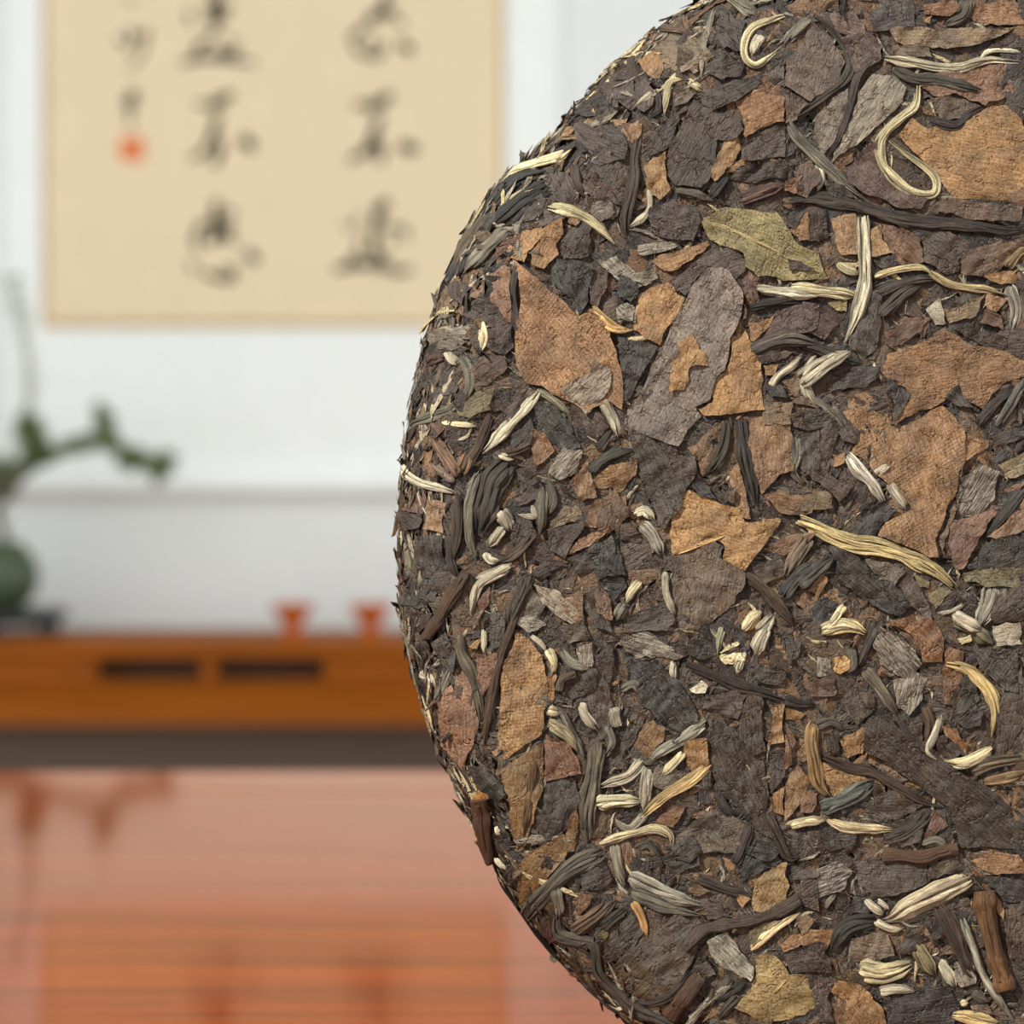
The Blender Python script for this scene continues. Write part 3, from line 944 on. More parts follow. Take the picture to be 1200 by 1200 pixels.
def leaf(poly, col, flags='', z=0.0, name='tea_leaf'):
    poly = np.asarray(poly, float)
    area = abs(np.sum(poly[:, 0] * np.roll(poly[:, 1], -1) - poly[:, 1] * np.roll(poly[:, 0], -1))) / 2
    step = 3.4 if area < 2500 else (4.2 if area < 9000 else 5.0)
    bd = clampin(ragged(poly, step, 1.2 if ('t' in flags or area > 7000) else 1.9))
    # interior points
    lo, hi = bd.min(0), bd.max(0)
    gx, gy = np.meshgrid(np.arange(lo[0], hi[0], step), np.arange(lo[1], hi[1], step))
    gx = gx.ravel() + rng.uniform(-.3, .3, gx.size) * step; gy = gy.ravel() + rng.uniform(-.3, .3, gy.size) * step
    m = inside(bd, gx, gy)
    gx, gy = gx[m], gy[m]
    if len(gx):
        dd = bdist(bd, gx, gy); m = dd > step * .55
        gx, gy = gx[m], gy[m]
    n0 = len(bd)
    vin = [Vector(p) for p in bd] + [Vector((x, y)) for x, y in zip(gx, gy)]
    vo, _, fo_, ov, _, _ = geometry.delaunay_2d_cdt(vin, [(i, (i + 1) % n0) for i in range(n0)], [], 1, 1e-4)
    P = np.array([(p.x, p.y) for p in vo])
    T = [tuple(f) for f in fo_]
    if not T: return None
    # height: drape over what lies below
    a, b, c, d = window(lo[0], hi[0], lo[1], hi[1])
    Z = HB[c:d, a:b]
    k = 3 if area < 2500 else 5
    zz = np.maximum(boxblur(boxblur(Z, k), k), Z * .55 + .45 * boxblur(Z, 2))
    zz = boxblur(zz, 1)
    sz = math.sqrt(area)
    dist = bdist(bd, P[:, 0], P[:, 1])
    s1, s2 = rng.integers(0, 9999, 2)
    ang = rng.uniform(0, math.pi)
    ca, sa = math.cos(ang), math.sin(ang)
    x, y = P[:, 0] * ca + P[:, 1] * sa, -P[:, 0] * sa + P[:, 1] * ca
    cr = 1.25 if 'c' in flags else (0.5 if 's' in flags else 0.85)
    ridge = 1 - np.abs(fbm(x / 34, y / 13, s1, 2))
    wr = cr * (3.4 * ridge + 1.5 * fbm(x / 9, y / 6, s2, 2) + 2.2 * vn(x / 45, y / 45, s1 + 3))
    tilt = (x - x.mean()) * rng.normal(0, .018) + (y - y.mean()) * rng.normal(0, .018)
    edge = np.exp(-dist / 7.0) * (2.6 * vn(P[:, 0] / 24, P[:, 1] / 24, s2 + 5) - 0.2)
    # a crease or two
    crease = 0
    for _ in range(1 + int(sz / 60)):
        an = rng.uniform(0, math.pi); o_ = P[rng.integers(0, len(P))]
        ds = (P[:, 0] - o_[0]) * math.cos(an) + (P[:, 1] - o_[1]) * math.sin(an) + 3 * vn(P[:, 0] / 15, P[:, 1] / 15, int(s1) + 8)
        crease = crease - rng.uniform(.8, 2.0) * np.exp(-(ds / 2.6) ** 2) * cr
    thick = 1.7
    h = bil(zz, P[:, 0], P[:, 1], a, c) + 2.1 + z + wr - cr * 2.0 + tilt + edge + crease
    # write the footprint into the height buffer
    su, sv = gu[c:d, a:b], gv[c:d, a:b]
    mk = inside(bd, su, sv)
    HB[c:d, a:b][mk] = np.maximum(Z[mk] * .5 + .5 * (zz[mk] + 2), zz[mk] + 1.6 + z)
    n = len(P)
    top = place(P[:, 0], P[:, 1], h)
    bot = place(P[:, 0], P[:, 1], h - thick)
    # outline edges of the triangulation
    cnt = {}
    for t in T:
        for e in ((t[0], t[1]), (t[1], t[2]), (t[2], t[0])):
            key = (min(e), max(e))
            cnt[key] = None if key in cnt else e
    edges = [e for e in cnt.values() if e]
    bi = sorted({i for e in edges for i in e})
    mp = {v_: i for i, v_ in enumerate(bi)}
    nb = len(bi)
    V = np.concatenate([top, bot, top[bi], bot[bi]])
    # triangles seen from the camera: image v points down, so CDT's ccw is flipped
    faces = [(t[0], t[2], t[1]) for t in T] + [(t[0] + n, t[1] + n, t[2] + n) for t in T]
    for p, q in edges:
        faces.append((2 * n + mp[p], 2 * n + mp[q], 2 * n + nb + mp[q], 2 * n + nb + mp[p]))
    # long axis for the fibres
    Q = P - P.mean(0); w_, ev = np.linalg.eigh(Q.T @ Q)
    uv = np.stack([Q @ ev[:, 1], Q @ ev[:, 0]], -1) / 100 + rng.uniform(0, 40, 2)
    tv = albedo(col)[None] * (1 + .22 * fbm(P[:, 0] / 30, P[:, 1] / 30, s2 + 9, 2))[:, None]
    # blotches drifting to a second colour
    tv = np.clip(tv, 0.002, 1)
    fx = np.tile([0.9 if 'd' in flags else 0.12, 1.0 if 'w' in flags else 0.18, 1.0 if 'g' in flags else 0.35], (n, 1))
    rep = lambda A: np.concatenate([A, A, A[bi], A[bi]])
    return tint_mesh(name, V, faces, rep(uv), rep(tv), rep(fx), M['leaf'])


def strand(pts, w, col, name, flags=''):
    """a bud or rolled leaf: a bundle of flattened, slightly wandering fibres; 'k' = one blunt woody stem"""
    pts = [Vector(p) for p in pts]
    if len(pts) == 2:
        d = pts[1] - pts[0]
        pts = [pts[0], pts[0] + d * .5 + Vector((-d.y, d.x)) * random.uniform(-.08, .08), pts[1]]
    P = []
    for i in range(len(pts) - 1):
        p0, p1, p2, p3 = pts[max(i - 1, 0)], pts[i], pts[i + 1], pts[min(i + 2, len(pts) - 1)]
        m = max(2, int((p2 - p1).length / 2.4))
        for k in range(m):
            t = k / m
            P.append(0.5 * ((2 * p1) + (p2 - p0) * t + (2 * p0 - 5 * p1 + 4 * p2 - p3) * t * t + (3 * p1 - p0 - 3 * p2 + p3) * t ** 3))
    P.append(pts[-1])
    P0 = np.array([tuple(p) for p in P])
    tn = np.gradient(P0, axis=0); tn /= (np.hypot(tn[:, 0], tn[:, 1]) + 1e-6)[:, None]
    nn = np.stack([-tn[:, 1], tn[:, 0]], -1)
    arc0 = np.concatenate([[0], np.cumsum(np.hypot(*np.diff(P0, axis=0).T))])
    u0 = arc0 / arc0[-1]
    blunt = 'k' in flags
    seed = int(rng.integers(0, 9999))
    env = w / 2 * np.minimum(1, (u0 + .16) / .25) ** .6 * np.minimum(1, (1 - u0 + .10) / .35) ** .7 * (1 + .22 * vn(arc0 / 22, arc0 * 0, seed))
    if blunt: env = w / 2 * (1 + .12 * vn(arc0 / 22, arc0 * 0, seed))
    lo, hi = P0.min(0) - w, P0.max(0) + w
    a, b, c, d = window(lo[0], hi[0], lo[1], hi[1])
    Z = HB[c:d, a:b]
    zz = np.maximum(boxblur(boxblur(Z, 3), 3), .6 * Z + .4 * boxblur(Z, 1))
    pd = np.clip(P0, lo, hi)
    hz0 = bil(zz, pd[:, 0], pd[:, 1], a, c)
    hz0 = np.convolve(np.pad(hz0, 3, mode='edge'), np.ones(7) / 7, 'valid') + 1.0 * vn(arc0 / 40, arc0 * 0 + 3, seed)
    base_c = albedo(col, 1.75 if sum(col) > 400 else 1.1)
    subs = []
    if blunt:
        subs.append((0.0, 1.0, 0.0, 1.0, 0.8, 0.0, 1.0))
        for k in range(3): subs.append((rng.uniform(-.6, .6), .25, rng.uniform(0, .2), rng.uniform(.7, 1), .7, .62, rng.uniform(.7, 1.2)))
    else:
        ns = int(min(6, max(2, round(w / 3.4))))
        subs.append((0.0, .80, 0.02, 0.98, .34, -.10, .88))
        for k in range(ns):
            f = (k + .5) / ns * 2 - 1
            subs.append((f * .78 + rng.normal(0, .07), rng.uniform(1.0, 1.6) / ns, max(0, rng.uniform(-.12, .12)), min(1, rng.uniform(.78, 1.15)), .62,
                         .34 * (1 - f * f) + rng.normal(0, .06), rng.uniform(.6, 1.35)))
    VV, FF, UU, TT = [], [], [], []
    off = 0
    for lat, sw, s_, e_, flat, up, tone in subs:
        sel = np.nonzero((u0 >= s_) & (u0 <= e_))[0]
        if len(sel) < 4: continue
        arc = arc0[sel] - arc0[sel[0]]
        u = arc / arc[-1]
        sd = int(rng.integers(0, 9999))
        R = np.maximum(.35, env[sel] * sw * (1 + .2 * vn(arc / 14, arc * 0, sd)))
        if not blunt: R = np.maximum(.3, R * np.minimum(1, (u + .06) / .16) ** .6 * np.minimum(1, (1 - u + .04) / .3) ** .7)
        wand = lat + (.16 * vn(arc / 30, arc * 0 + 2, sd) if not blunt else 0)
        C = P0[sel] + nn[sel] * (env[sel] * wand)[:, None]
        hz = hz0[sel] + (env[sel] * (up + (.12 * vn(arc / 18, arc * 0 + 6, sd) if not blunt else 0))) + (.5 if not blunt else env[sel] * .35)
        if not blunt: hz = hz - 1.8 * (np.exp(-arc / 6) + np.exp(-(arc[-1] - arc) / 6))
        S = 10 if not blunt else 16
        n = len(sel)
        an = np.linspace(0, 2 * math.pi, S, endpoint=False)
        rib = 1 + .18 * vn(an[None] * 2.1 + .5 * np.sin(arc[:, None] / 30), arc[:, None] / 30, sd + 4) + .08 * np.cos(an[None] * 5 + arc[:, None] / 40 + sd)
        ox = np.cos(an)[None] * R[:, None] * rib
        oh = np.sin(an)[None] * R[:, None] * rib * flat
        U = C[:, 0][:, None] + nn[sel, 0][:, None] * ox
        V_ = C[:, 1][:, None] + nn[sel, 1][:, None] * ox
        Q = clampin(np.stack([U.ravel(), V_.ravel()], -1), 1.2)
        VV.append(place(Q[:, 0], Q[:, 1], (hz[:, None] + oh).ravel()))
        i, j = np.meshgrid(np.arange(n - 1), np.arange(S), indexing='ij')
        q0 = (i * S + j).ravel() + off; q1 = (i * S + (j + 1) % S).ravel() + off
        FF += np.stack([q0, q0 + S, q1 + S, q1], -1).tolist()
        FF.append([off + k for k in range(S)]); FF.append([off + (n - 1) * S + k for k in range(S)][::-1])
        off += n * S
        UU.append(np.stack([np.repeat(arc / 100, S) + rng.uniform(0, 30), np.tile(np.abs(an / math.pi - 1), n) * (R.max() * 3.14) / 100 + rng.uniform(0, 30)], -1))
        tv = base_c[None] * tone * (1 + .28 * vn(arc / 20, arc * 0 + 9, sd))[:, None]
        tv = tv * np.minimum(1, .9 / tv.max(1))[:, None]
        TT.append(np.clip(np.repeat(tv, S, 0), .002, .95))
    if not VV: return None
    for p, r_, z_ in zip(P0[::2], env[::2], hz0[::2]):
        x0, x1 = int((p[0] - r_ - U0) / RES), int((p[0] + r_ - U0) / RES) + 1
        y0, y1 = int((p[1] - r_ - V0) / RES), int((p[1] + r_ - V0) / RES) + 1
        if x0 < 0 or y0 < 0 or x1 > HB_W or y1 > HB_H: continue
        HB[y0:y1, x0:x1] = np.maximum(HB[y0:y1, x0:x1], z_ + r_ * .35)
    VV = np.concatenate(VV)
    return tint_mesh(name, VV, FF, np.concatenate(UU), np.concatenate(TT), np.tile([.3, .1, .3], (len(VV), 1)), M['strand'])


NAMED = dict(tan=(166, 112, 62), och=(172, 124, 68), rust=(142, 88, 54), bro=(108, 80, 60), dbr=(78, 62, 54), pur=(80, 64, 60), mau=(98, 80, 72), blk=(56, 53, 53), gry=(116, 102, 88),
             cre=(224, 208, 158), sil=(172, 160, 136), slv=(140, 128, 110), oli=(148, 126, 76), stm=(112, 64, 30), tcr=(200, 160, 96), wht=(232, 222, 186), gbr=(136, 112, 88), ddk=(70, 60, 55))

TRACE = """
@A 460 100 300
B cre 44 850 300 790 350 700 390 600 415 540 450 480 505 420 575
B blk 70 740 410 640 430 560 480 480 560 430 630
B blk 80 750 480 640 540 560 610 480 680
L mau 760 430 830 420 880 500 860 560 760 560 740 500
B cre 54 735 575 800 585 880 610 960 660 1020 715 1045 745
L blk 735 820 830 815 940 845 925 940 920 1010 880 1075 830 1000 750 930
L och 515 740 600 690 700 665 710 690 640 780 620 830 540 800
L tan 700 690 800 620 800 680 770 740 780 790 710 860 650 840 650 760
L mau 560 690 720 580 840 600 780 640 640 680
L dbr 860 640 930 640 920 800 800 810 790 740
B slv 60 550 690 450 780 350 890
B blk 50 360 760 340 860 310 920
B blk 46 330 800 290 900 260 960
L 150,102,76 380 1000 440 930 520 850 560 860 550 960 560 1130 510 1060 470 1010
B mau 34 592 835 566 960 575 1100 582 1200
L pur 330 1090 380 1060 460 1010 510 1060 550 1130 560 1200 480 1190 420 1110
L 134,104,78 220 1020 290 960 350 1060 300 1120 250 1130
L pur 290 940 330 930 390 950 350 1040 300 1000
B 110,90,66 40 480 610 400 700 340 800 300 900
B gry 40 360 640 300 760 250 900 200 1020
B sil 40 190 1040 160 1130 140 1200
L dbr 580 560 700 480 740 560 660 640 590 660
L ddk 420 700 480 620 560 560 500 660 440 740
L rust 860 560 900 600 860 660 820 640
L gry 930 540 1010 520 1040 600 980 640 930 600
L slv,d 960 820 1050 800 1120 860 1180 940 1120 960 1040 900
L bro 930 870 1010 860 1000 960 960 1050 925 1020
L blk 1070 900 1150 930 1140 1000 1080 1010 1050 950
L slv,d 1060 1040 1130 1030 1140 1110 1060 1110
B tcr 34 935 1040 1000 1100 1060 1140 1130 1150
L gry,d 270 1140 380 1120 440 1200 280 1200
@FULL 0 0 1200
L 168,116,72,wt 603 305 610 310 630 325 645 342 660 352 680 370 692 361 705 372 715 395 722 410 727 430 730 455 729 480 715 470 687 484 670 472 647 462 635 452 615 447 606 430 605 380
L 134,114,102,gt 830 313 850 314 862 328 871 344 869 368 856 396 850 433 841 441 832 470 815 477 822 488 795 523 786 521 730 503 735 480 760 440 771 415 785 385 805 350
B cre 12 566 376 568 394 563 414
L 138,100,52 590 902 622 880 636 870 638 910 633 935 622 975 615 996 605 985 600 930
B 120,84,40 9 626 885 622 930 616 985
@B 450 380 300
L 138,116,100,dt 830 300 890 260 960 230 1000 170 1060 210 1060 290 1020 350 950 430 880 370
B sil 60 1020 350 1075 440 1100 530
B 206,196,164 55 722 315 660 400 580 480 510 560 460 605
B 150,140,112 36 715 310 800 360 880 430
L 72,72,70 700 380 740 360 880 460 890 520 920 580 850 600 720 470
L 146,98,62 690 480 740 510 800 590 740 650 700 670
L 118,102,72 370 390 440 310 510 330 500 400 410 440 350 420
B 124,116,98 46 340 130 390 180 410 260 390 330 320 400 230 440 150 480 100 550
B sil 46 320 130 365 195
L 76,66,62,c 170 300 250 200 330 190 370 280 330 360 230 400
B 108,74,56 50 310 150 260 170 225 205
L bro 420 200 480 140 560 150 580 200 480 290 430 290
B cre 30 285 460 340 470 440 480
B 156,114,86 66 350 720 300 620 235 520
B 150,110,70 50 365 700 395 600
B 140,112,100 46 340 740 260 680 215 640
B wht 44 88 590 100 680 170 740 260 770 345 795
B 98,68,46 46 500 420 450 560 400 660 375 745
L 120,88,76 100 770 200 760 220 830 200 890 110 870
L ddk 110 880 200 890 190 950 140 970
L 160,118,76 220 820 300 840 290 980 210 960
L 68,64,64 180 1000 290 990 300 1180 190 1190
B 84,78,68 120 590 640 520 740 480 860 440 1000
B slv 46 440 700 400 850 400 1000 430 1100
L 92,74,68 660 740 720 700 760 780 720 820 620 850
L gry,d 770 700 840 580 930 590 900 700 830 730
L 146,104,66 870 740 960 640 980 750 1000 810 920 830
B 90,86,74 60 960 690 1060 615 1170 592
L 158,114,66 940 740 1060 660 1190 630 1180 710 1110 790 1060 760 970 770
L 84,70,66 760 960 940 920 930 970 850 1100 770 1050
L 150,108,72 860 1080 920 1000 1050 960 1000 1020 890 1070
L gbr 770 960 850 850 910 850 940 920
L 76,72,70 880 1090 1070 990 1110 1180 900 1170
B sil 60 540 880 600 970
B wht 34 475 1070 500 1108 545 1112
B sil 46 560 950 490 1040
B sil 30 690 850 705 900 620 890
B 112,86,68 64 690 990 620 1070 550 1112
L 90,72,64 920 420 1010 410 1060 480 1000 540 960 520
L gry 230 40 330 20 400 90 340 130 260 120
L ddk,c 190 140 330 60 420 120 330 150 220 190
L pur 480 20 600 0 610 110 540 140 490 110
L 90,70,62 560 360 680 300 620 440 500 500 540 420
L ddk 600 520 690 440 690 560 590 600
B bro 40 690 560 620 590 540 620
B 170,158,130 34 540 610 610 630
L ddk 620 680 690 690 720 740 640 780
B 120,108,90 60 740 760 740 900 730 990
B gry 50 770 740 790 830 740 920
B sil 34 60 700 70 760 110 770
B 150,136,100 40 70 930 60 1020 80 1120
B 120,106,80 50 110 1010 140 1120 150 1190
L bro 1080 940 1170 920 1200 980 1120 1010
L 150,108,70 1000 820 1130 800 1150 900 1060 960 940 940 960 860
B 96,78,66 50 340 800 350 950 330 1100
B 80,70,62 40 310 980 320 1100 350 1190
L pur 620 920 690 880 720 990 620 1060 590 1000
B sil 40 430 1190 520 1160 600 1120
@C 450 660 300
L 150,104,80 260 690 320 570 380 500 420 540 440 700 450 790 380 960 330 880 280 810
L 166,120,66,w 620 325 680 350 740 430 765 540 765 640 750 740 740 800 650 860 560 930 510 880 540 700 550 520 600 400
B 102,66,38 56 640 150 600 290 560 400 530 500 505 640 490 780 475 940
B 92,82,66 80 680 50 650 130 610 220 590 290
L 144,98,74 430 450 530 420 500 560 470 620 440 540
B 126,110,86 54 360 320 370 420 420 520 450 640 470 760
L 136,88,66 750 830 830 840 920 980 760 1020
B 104,70,40,k 56 390 40 330 140 270 260 220 345
L 62,60,60 90 10 280 0 300 80 250 170 190 210 110 190
L 128,92,80 430 180 500 110 490 200 420 310 410 260
B sil 46 595 20 500 70 440 120 410 250
L 84,78,74 240 370 300 320 350 430 340 510 300 470
B wht 25 468 310 470 425
L och 400 390 460 340 440 400
L 90,84,72 500 240 590 220 560 370 490 420
L 136,116,92,d 700 100 800 120 900 200 940 290 850 270 740 180
L 136,102,70 790 180 930 130 940 270 860 240
L 74,62,56 930 190 1000 100 1060 270 1080 330 1000 300
L 136,102,78 1000 90 1060 170 1060 260 990 180
B cre 34 765 405 790 450 800 515
B sil 30 690 340 760 420
L 120,98,70 900 380 980 370 990 470 930 490
L 206,170,108 45 180 70 160 105 290 85 340 60 250
B 186,170,132 46 75 370 130 470 170 600 210 700 240 790 270 880
L blk 150 400 220 350 240 460 180 480
L 64,64,64,c 390 960 480 940 560 1030 590 1080 540 1120 440 1050 400 1050
B sil 56 280 1010 340 1060 400 1150
B cre 40 770 690 830 700
B 158,138,106 56 770 740 850 800 915 885
B sil 34 920 650 950 720 1000 785
B slv 60 720 640 790 680
L ddk 830 480 900 440 1000 500 990 600 880 640 820 560
L 78,66,58 920 560 1060 370 1080 480 1050 700 960 760 900 660
B 110,90,70,k 40 820 600 840 540 900 520
L gry 600 110 690 100 760 200 700 300 620 240
L slv,d 600 270 690 230 760 290 680 330
B slv 50 320 500 280 600 230 680
L pur 120 220 250 230 190 330 120 300
B sil 40 180 500 230 540 250 620
L 88,76,66 420 1060 480 1050 470 1180 420 1190
@D 640 0 280
L gbr 580 250 640 190 760 200 850 280 760 330 700 370 620 350 560 260
L tan 480 330 560 280 610 300 600 350 580 400 560 410 500 370
L 156,114,78 370 290 430 220 570 110 580 150 560 230 450 260 390 300
L 114,98,82 640 90 700 55 780 110 740 150 650 140
L wht 740 10 790 0 850 20 810 45 760 30
B slv 80 880 -30 980 30 1070 85
B cre 40 1200 80 1120 110 1040 150 1000 220 1000 290 1050 330 1110 300 1180 240
B sil 50 1080 170 1050 230 1030 290
L dbr 800 340 900 270 1000 310 980 380 880 400 790 370
B cre 46 690 400 630 420 610 490 590 580
B cre 46 715 405 785 455
L mau 460 440 500 400 550 470 540 530 500 570 460 530
L tan 470 540 540 530 500 570
B pur 40 490 390 540 440 570 500 560 560 510 600
B dbr 50 450 290 460 380 480 420
L 128,108,88 650 480 720 440 750 470 700 520 640 540
B cre,k 34 285 315 330 340 372 366
B gry 14 310 380 350 390 378 418
L pur,c 250 420 400 330 450 400 440 560 350 520 280 560
L 116,98,72 0 640 50 575 160 475 190 500 120 585
L pur,c 170 650 300 610 380 670 410 740 400 800 270 840 180 780
L 158,112,70 300 595 490 595 480 660 430 720 380 660
L 160,114,72 100 700 160 640 300 595 290 615 180 660 120 710
B mau 50 460 690 440 790 440 880 420 990 400 1090 400 1200
L och 490 830 550 790 600 760 605 880 625 950 570 1005 530 980 500 900
B sil 30 515 950 520 1040 480 1100 420 1140
L 84,68,60 610 780 620 740 740 500 860 570 950 560 990 650 960 690 860 700 830 880 780 940 650 930 610 880
L 84,68,60 490 700 620 600 720 520 640 720 500 800 470 760
L och 890 660 960 680 980 750 940 820 850 910 830 890 860 780
L 156,100,58 950 510 1060 450 1200 490 1200 610 1000 690 990 600
L mau 980 750 1060 680 1200 630 1200 790 1080 805 980 800
L tan 900 870 950 810 1030 815 980 860
B 122,86,74 70 970 1005 1080 970 1200 920
B ddk 50 905 880 850 950 815 1005
B gry 50 650 960 760 980 850 1010
L 86,72,68 520 1040 640 1000 740 1060 780 1190 560 1190 510 1100
L gry,d 230 1030 320 990 370 1040 340 1100 250 1110
L 108,80,72 190 920 240 850 330 960 370 1030 230 1000 200 960
B mau 44 150 830 160 920 200 1000
L mau 0 890 110 880 160 980 100 1030 0 1000
L 84,72,66 740 470 900 420 1050 380 1100 360 1060 440 950 510 830 560
L 96,84,74 1110 380 1200 320 1200 440 1130 410
L ddk 780 120 900 40 960 110 1010 120 980 220 880 200 840 250
L 80,70,68 860 190 960 150 990 260 900 250
B bro 40 580 160 680 170 760 180
L ddk,c 980 830 1200 800 1200 900 1050 920 900 900
L 60,52,50 120 580 230 520 300 480 330 560 220 610
L 122,92,66 400 70 520 60 620 20 560 110 440 180
@E 920 0 280
L 92,84,84 420 70 500 0 640 0 655 130 500 155 440 150
L 116,90,80 150 80 350 60 410 170 290 170
L 110,86,76 280 190 410 160 490 230 480 300 350 370 330 300
L 112,90,76 60 250 130 100 240 200 300 310 260 420 130 510 0 430 0 300
B 92,80,72 46 140 75 220 130 290 220 330 310 300 400 200 480 90 560 20 605
B 134,124,108 54 15 600 60 690 170 800 280 900 390 995
B slv 54 130 95 50 170 -10 240
L rust 700 20 850 0 880 30 830 80 700 70
L tan 690 90 740 80 730 120
B gry 70 930 0 900 80 800 130
L 156,106,70 910 80 1000 20 1200 20 1200 120 1000 130
L 142,114,86 510 140 600 130 1150 140 1000 210 850 240 560 210
L gbr 540 230 720 230 740 290 560 280
B 196,184,150 52 500 290 650 312 780 337 880 337 960 312 1040 300 1200 312
B wht 22 980 288 1040 255 1220 262
B 88,74,66 56 520 290 440 310 390 360 350 450 320 580 270 700 210 800
L mau 1020 240 1120 180 1200 180 1200 240 1040 250
L 140,96,70 620 370 900 350 1060 320 1200 330 1200 440 1100 490 1010 530 860 470 740 480
B 104,94,84 60 540 340 640 390 760 400 900 430 1000 460
L 140,124,104,d 370 460 440 370 540 380 610 440 590 510 450 640 340 740 230 820 280 700 340 570
L 130,112,98 150 590 320 440 310 560 240 720 190 780 130 690
L 110,90,76 740 500 830 480 980 530 900 590 780 600
B pur 54 720 590 850 630 940 570 1020 530
L 176,126,70,s 570 680 640 590 720 650 880 640 1000 550 1110 530 1190 600 1230 760 1220 930 1180 1020 1000 1000 850 1000 760 880 640 760
B cre 56 665 430 655 530 590 590 520 650 480 720 490 820 560 910 650 970 745 970 755 900 700 840 600 770 520 705
L 106,80,72 300 860 470 690 490 830 600 970 720 1000 680 1050 560 1040 420 980 320 920
B 88,74,66 74 -10 1020 150 1000 300 1020 420 1050 560 1095 720 1115 900 1125 1100 1160 1220 1150
L 112,86,70 720 1040 860 1000 1010 1020 1200 1030 1180 1110 900 1100 760 1070
B sil 50 150 820 180 900 160 970
L 72,68,70 1100 460 1200 440 1200 540 1120 530
L bro 0 450 120 520 60 600 0 620
L 76,62,60 0 650 40 640 90 750 0 790
L rust 0 910 90 880 60 970 0 960
L bro 60 830 130 800 190 900 110 1000 60 980
L ddk 200 900 300 930 350 990 210 1000
@F 700 240 260
L 156,136,84,w 560 90 700 10 900 40 970 40 1020 110 1060 180 1200 260 1250 400 1000 410 870 390 800 330 790 260 660 220 590 160
B 178,156,104,v 18 575 92 700 125 820 180 940 240 1040 300
L dbr,t 1030 290 1080 300 1180 350 1040 355
L 170,118,66 280 300 400 260 600 195 610 220 520 290 430 350 360 355
L 96,78,70 400 420 520 310 620 230 760 240 800 300 800 350 750 400 700 350 600 330 540 390 480 490 430 460
L 174,122,66 210 550 230 480 380 420 470 500 420 620 340 760 200 680
L 172,122,64,T 440 740 520 700 550 780 590 790 600 870 500 880 470 1000 390 1010 400 860 440 820
L 176,122,64 770 600 830 740 900 950 910 1110 860 1110 700 1130 580 1140 540 1100 620 1070 650 930 700 890 730 720
L 62,58,58 110 710 280 750 330 770 250 900 150 1080 130 900
B tcr 36 10 600 60 660 130 680 205 672
L 112,80,70 800 380 860 440 880 520 830 560 790 480
B wht 62 865 455 960 470 1060 482 1230 492
L 98,76,72 960 580 1100 530 1200 540 1200 650 1080 700 890 730
L tan 820 640 960 590 920 670 860 730 830 740
B 112,98,88 80 835 790 950 740 1060 720 1200 755
B sil 46 925 1010 980 930 1060 870 1115 800
L tan 900 870 980 860 960 920 910 920
L 126,96,70 1000 960 1110 890 1180 1000 1060 1040
L blk 920 960 1000 980 1030 1040 930 1040
L 126,100,72 900 1060 1060 1060 1050 1190 900 1190
L slv,d 220 220 400 200 440 220 320 260 230 270
L slv,d 100 560 160 530 200 580 190 630 110 620
L blk 110 380 180 400 230 470 180 530 120 500
L slv,d 200 370 300 350 330 400 260 440 200 410
L tan 1030 140 1140 40 1150 190 1090 200 1050 150
L dbr 1150 30 1200 20 1200 200 1150 200
L ddk 1010 110 1060 30 1130 30 1060 130
B ddk 60 820 560 920 530 1060 510 1180 520
L 84,72,70 280 10 520 0 560 80 520 200 400 190 300 150
L mau 850 820 980 780 1100 790 960 850 880 860
B sil 80 1200 830 1120 950 1180 1080
L 128,92,62 1040 1040 1150 1040 1200 1100 1080 1080
@G 940 240 260
L 168,126,76 160 60 290 50 300 270 210 270 170 180
L dbr,t 40 30 130 20 140 180 50 200
B wht 80 330 60 340 200 345 330 340 430 312 540 280 640 225 760
B cre 50 195 310 240 350 315 375
B 226,206,150 50 385 392 500 355 640 338 705 375
B 176,150,104 40 690 365 800 430 1000 460 1125 492
L 176,134,78 360 150 410 110 490 260 380 280
L 128,92,68 390 90 540 130 640 190 660 310 520 320 470 220
L 92,76,68 420 50 640 70 900 190 930 260 850 290 850 360 780 380 690 320 660 310 650 200 540 130
L 118,88,64 930 230 1080 190 1200 210 1140 290 1060 360 960 390 860 370 860 290
L 170,124,72 980 390 1140 360 1180 410 1080 430
B 168,130,80 60 1110 345 1170 270 1230 230
B 100,88,78 60 400 480 520 430 640 402 720 402
B 92,76,64 70 430 610 540 500 650 430
L 122,88,66 440 740 560 600 690 620 640 690 540 760 480 770
L sil,d 670 570 740 500 780 640 720 650
L 136,110,74 760 560 880 540 990 480 940 600 800 640
L 160,110,68 990 480 1110 510 1050 580 1000 560
B 150,138,124 90 1115 440 1160 560 1135 700
L 86,70,62 800 650 960 680 1200 720 1230 820 1000 770 880 720
L 150,102,60,w 430 910 460 810 640 750 760 680 830 700 920 760 1240 830 1200 930 1100 960 980 1110 880 1060 850 970 780 1050 650 1110 500 1190 490 1120 580 1060 560 990
L ddk 770 1050 850 965 890 1060 960 1110 860 1090
L ddk,t 430 920 560 970 590 1030 490 1180 500 1080
B 126,116,104 66 1050 1200 1130 1080 1220 900
B pur 60 950 1190 1040 1080 1150 970
L 76,68,66 140 1000 260 900 420 870 410 930 340 990 220 1000
B sil 110 -10 970 80 890 180 830 260 790
B 92,82,76 70 0 740 120 790 240 840 330 865
L 92,82,78 250 760 370 480 430 450 430 640 410 760 330 830
L 98,76,72 0 520 130 550 240 610 120 730 0 660
B slv 50 30 1040 120 1090 190 1180
B cre 70 -60 450 100 470 220 480 330 510
L olive 140 530 260 490 240 580 180 570
L 116,84,64 1000 560 1080 600 1090 680 960 640
L ddk 380 290 490 270 540 330 440 350
B 168,122,76,v 18 590 1060 700 980 800 880 925 755
@I 940 480 260
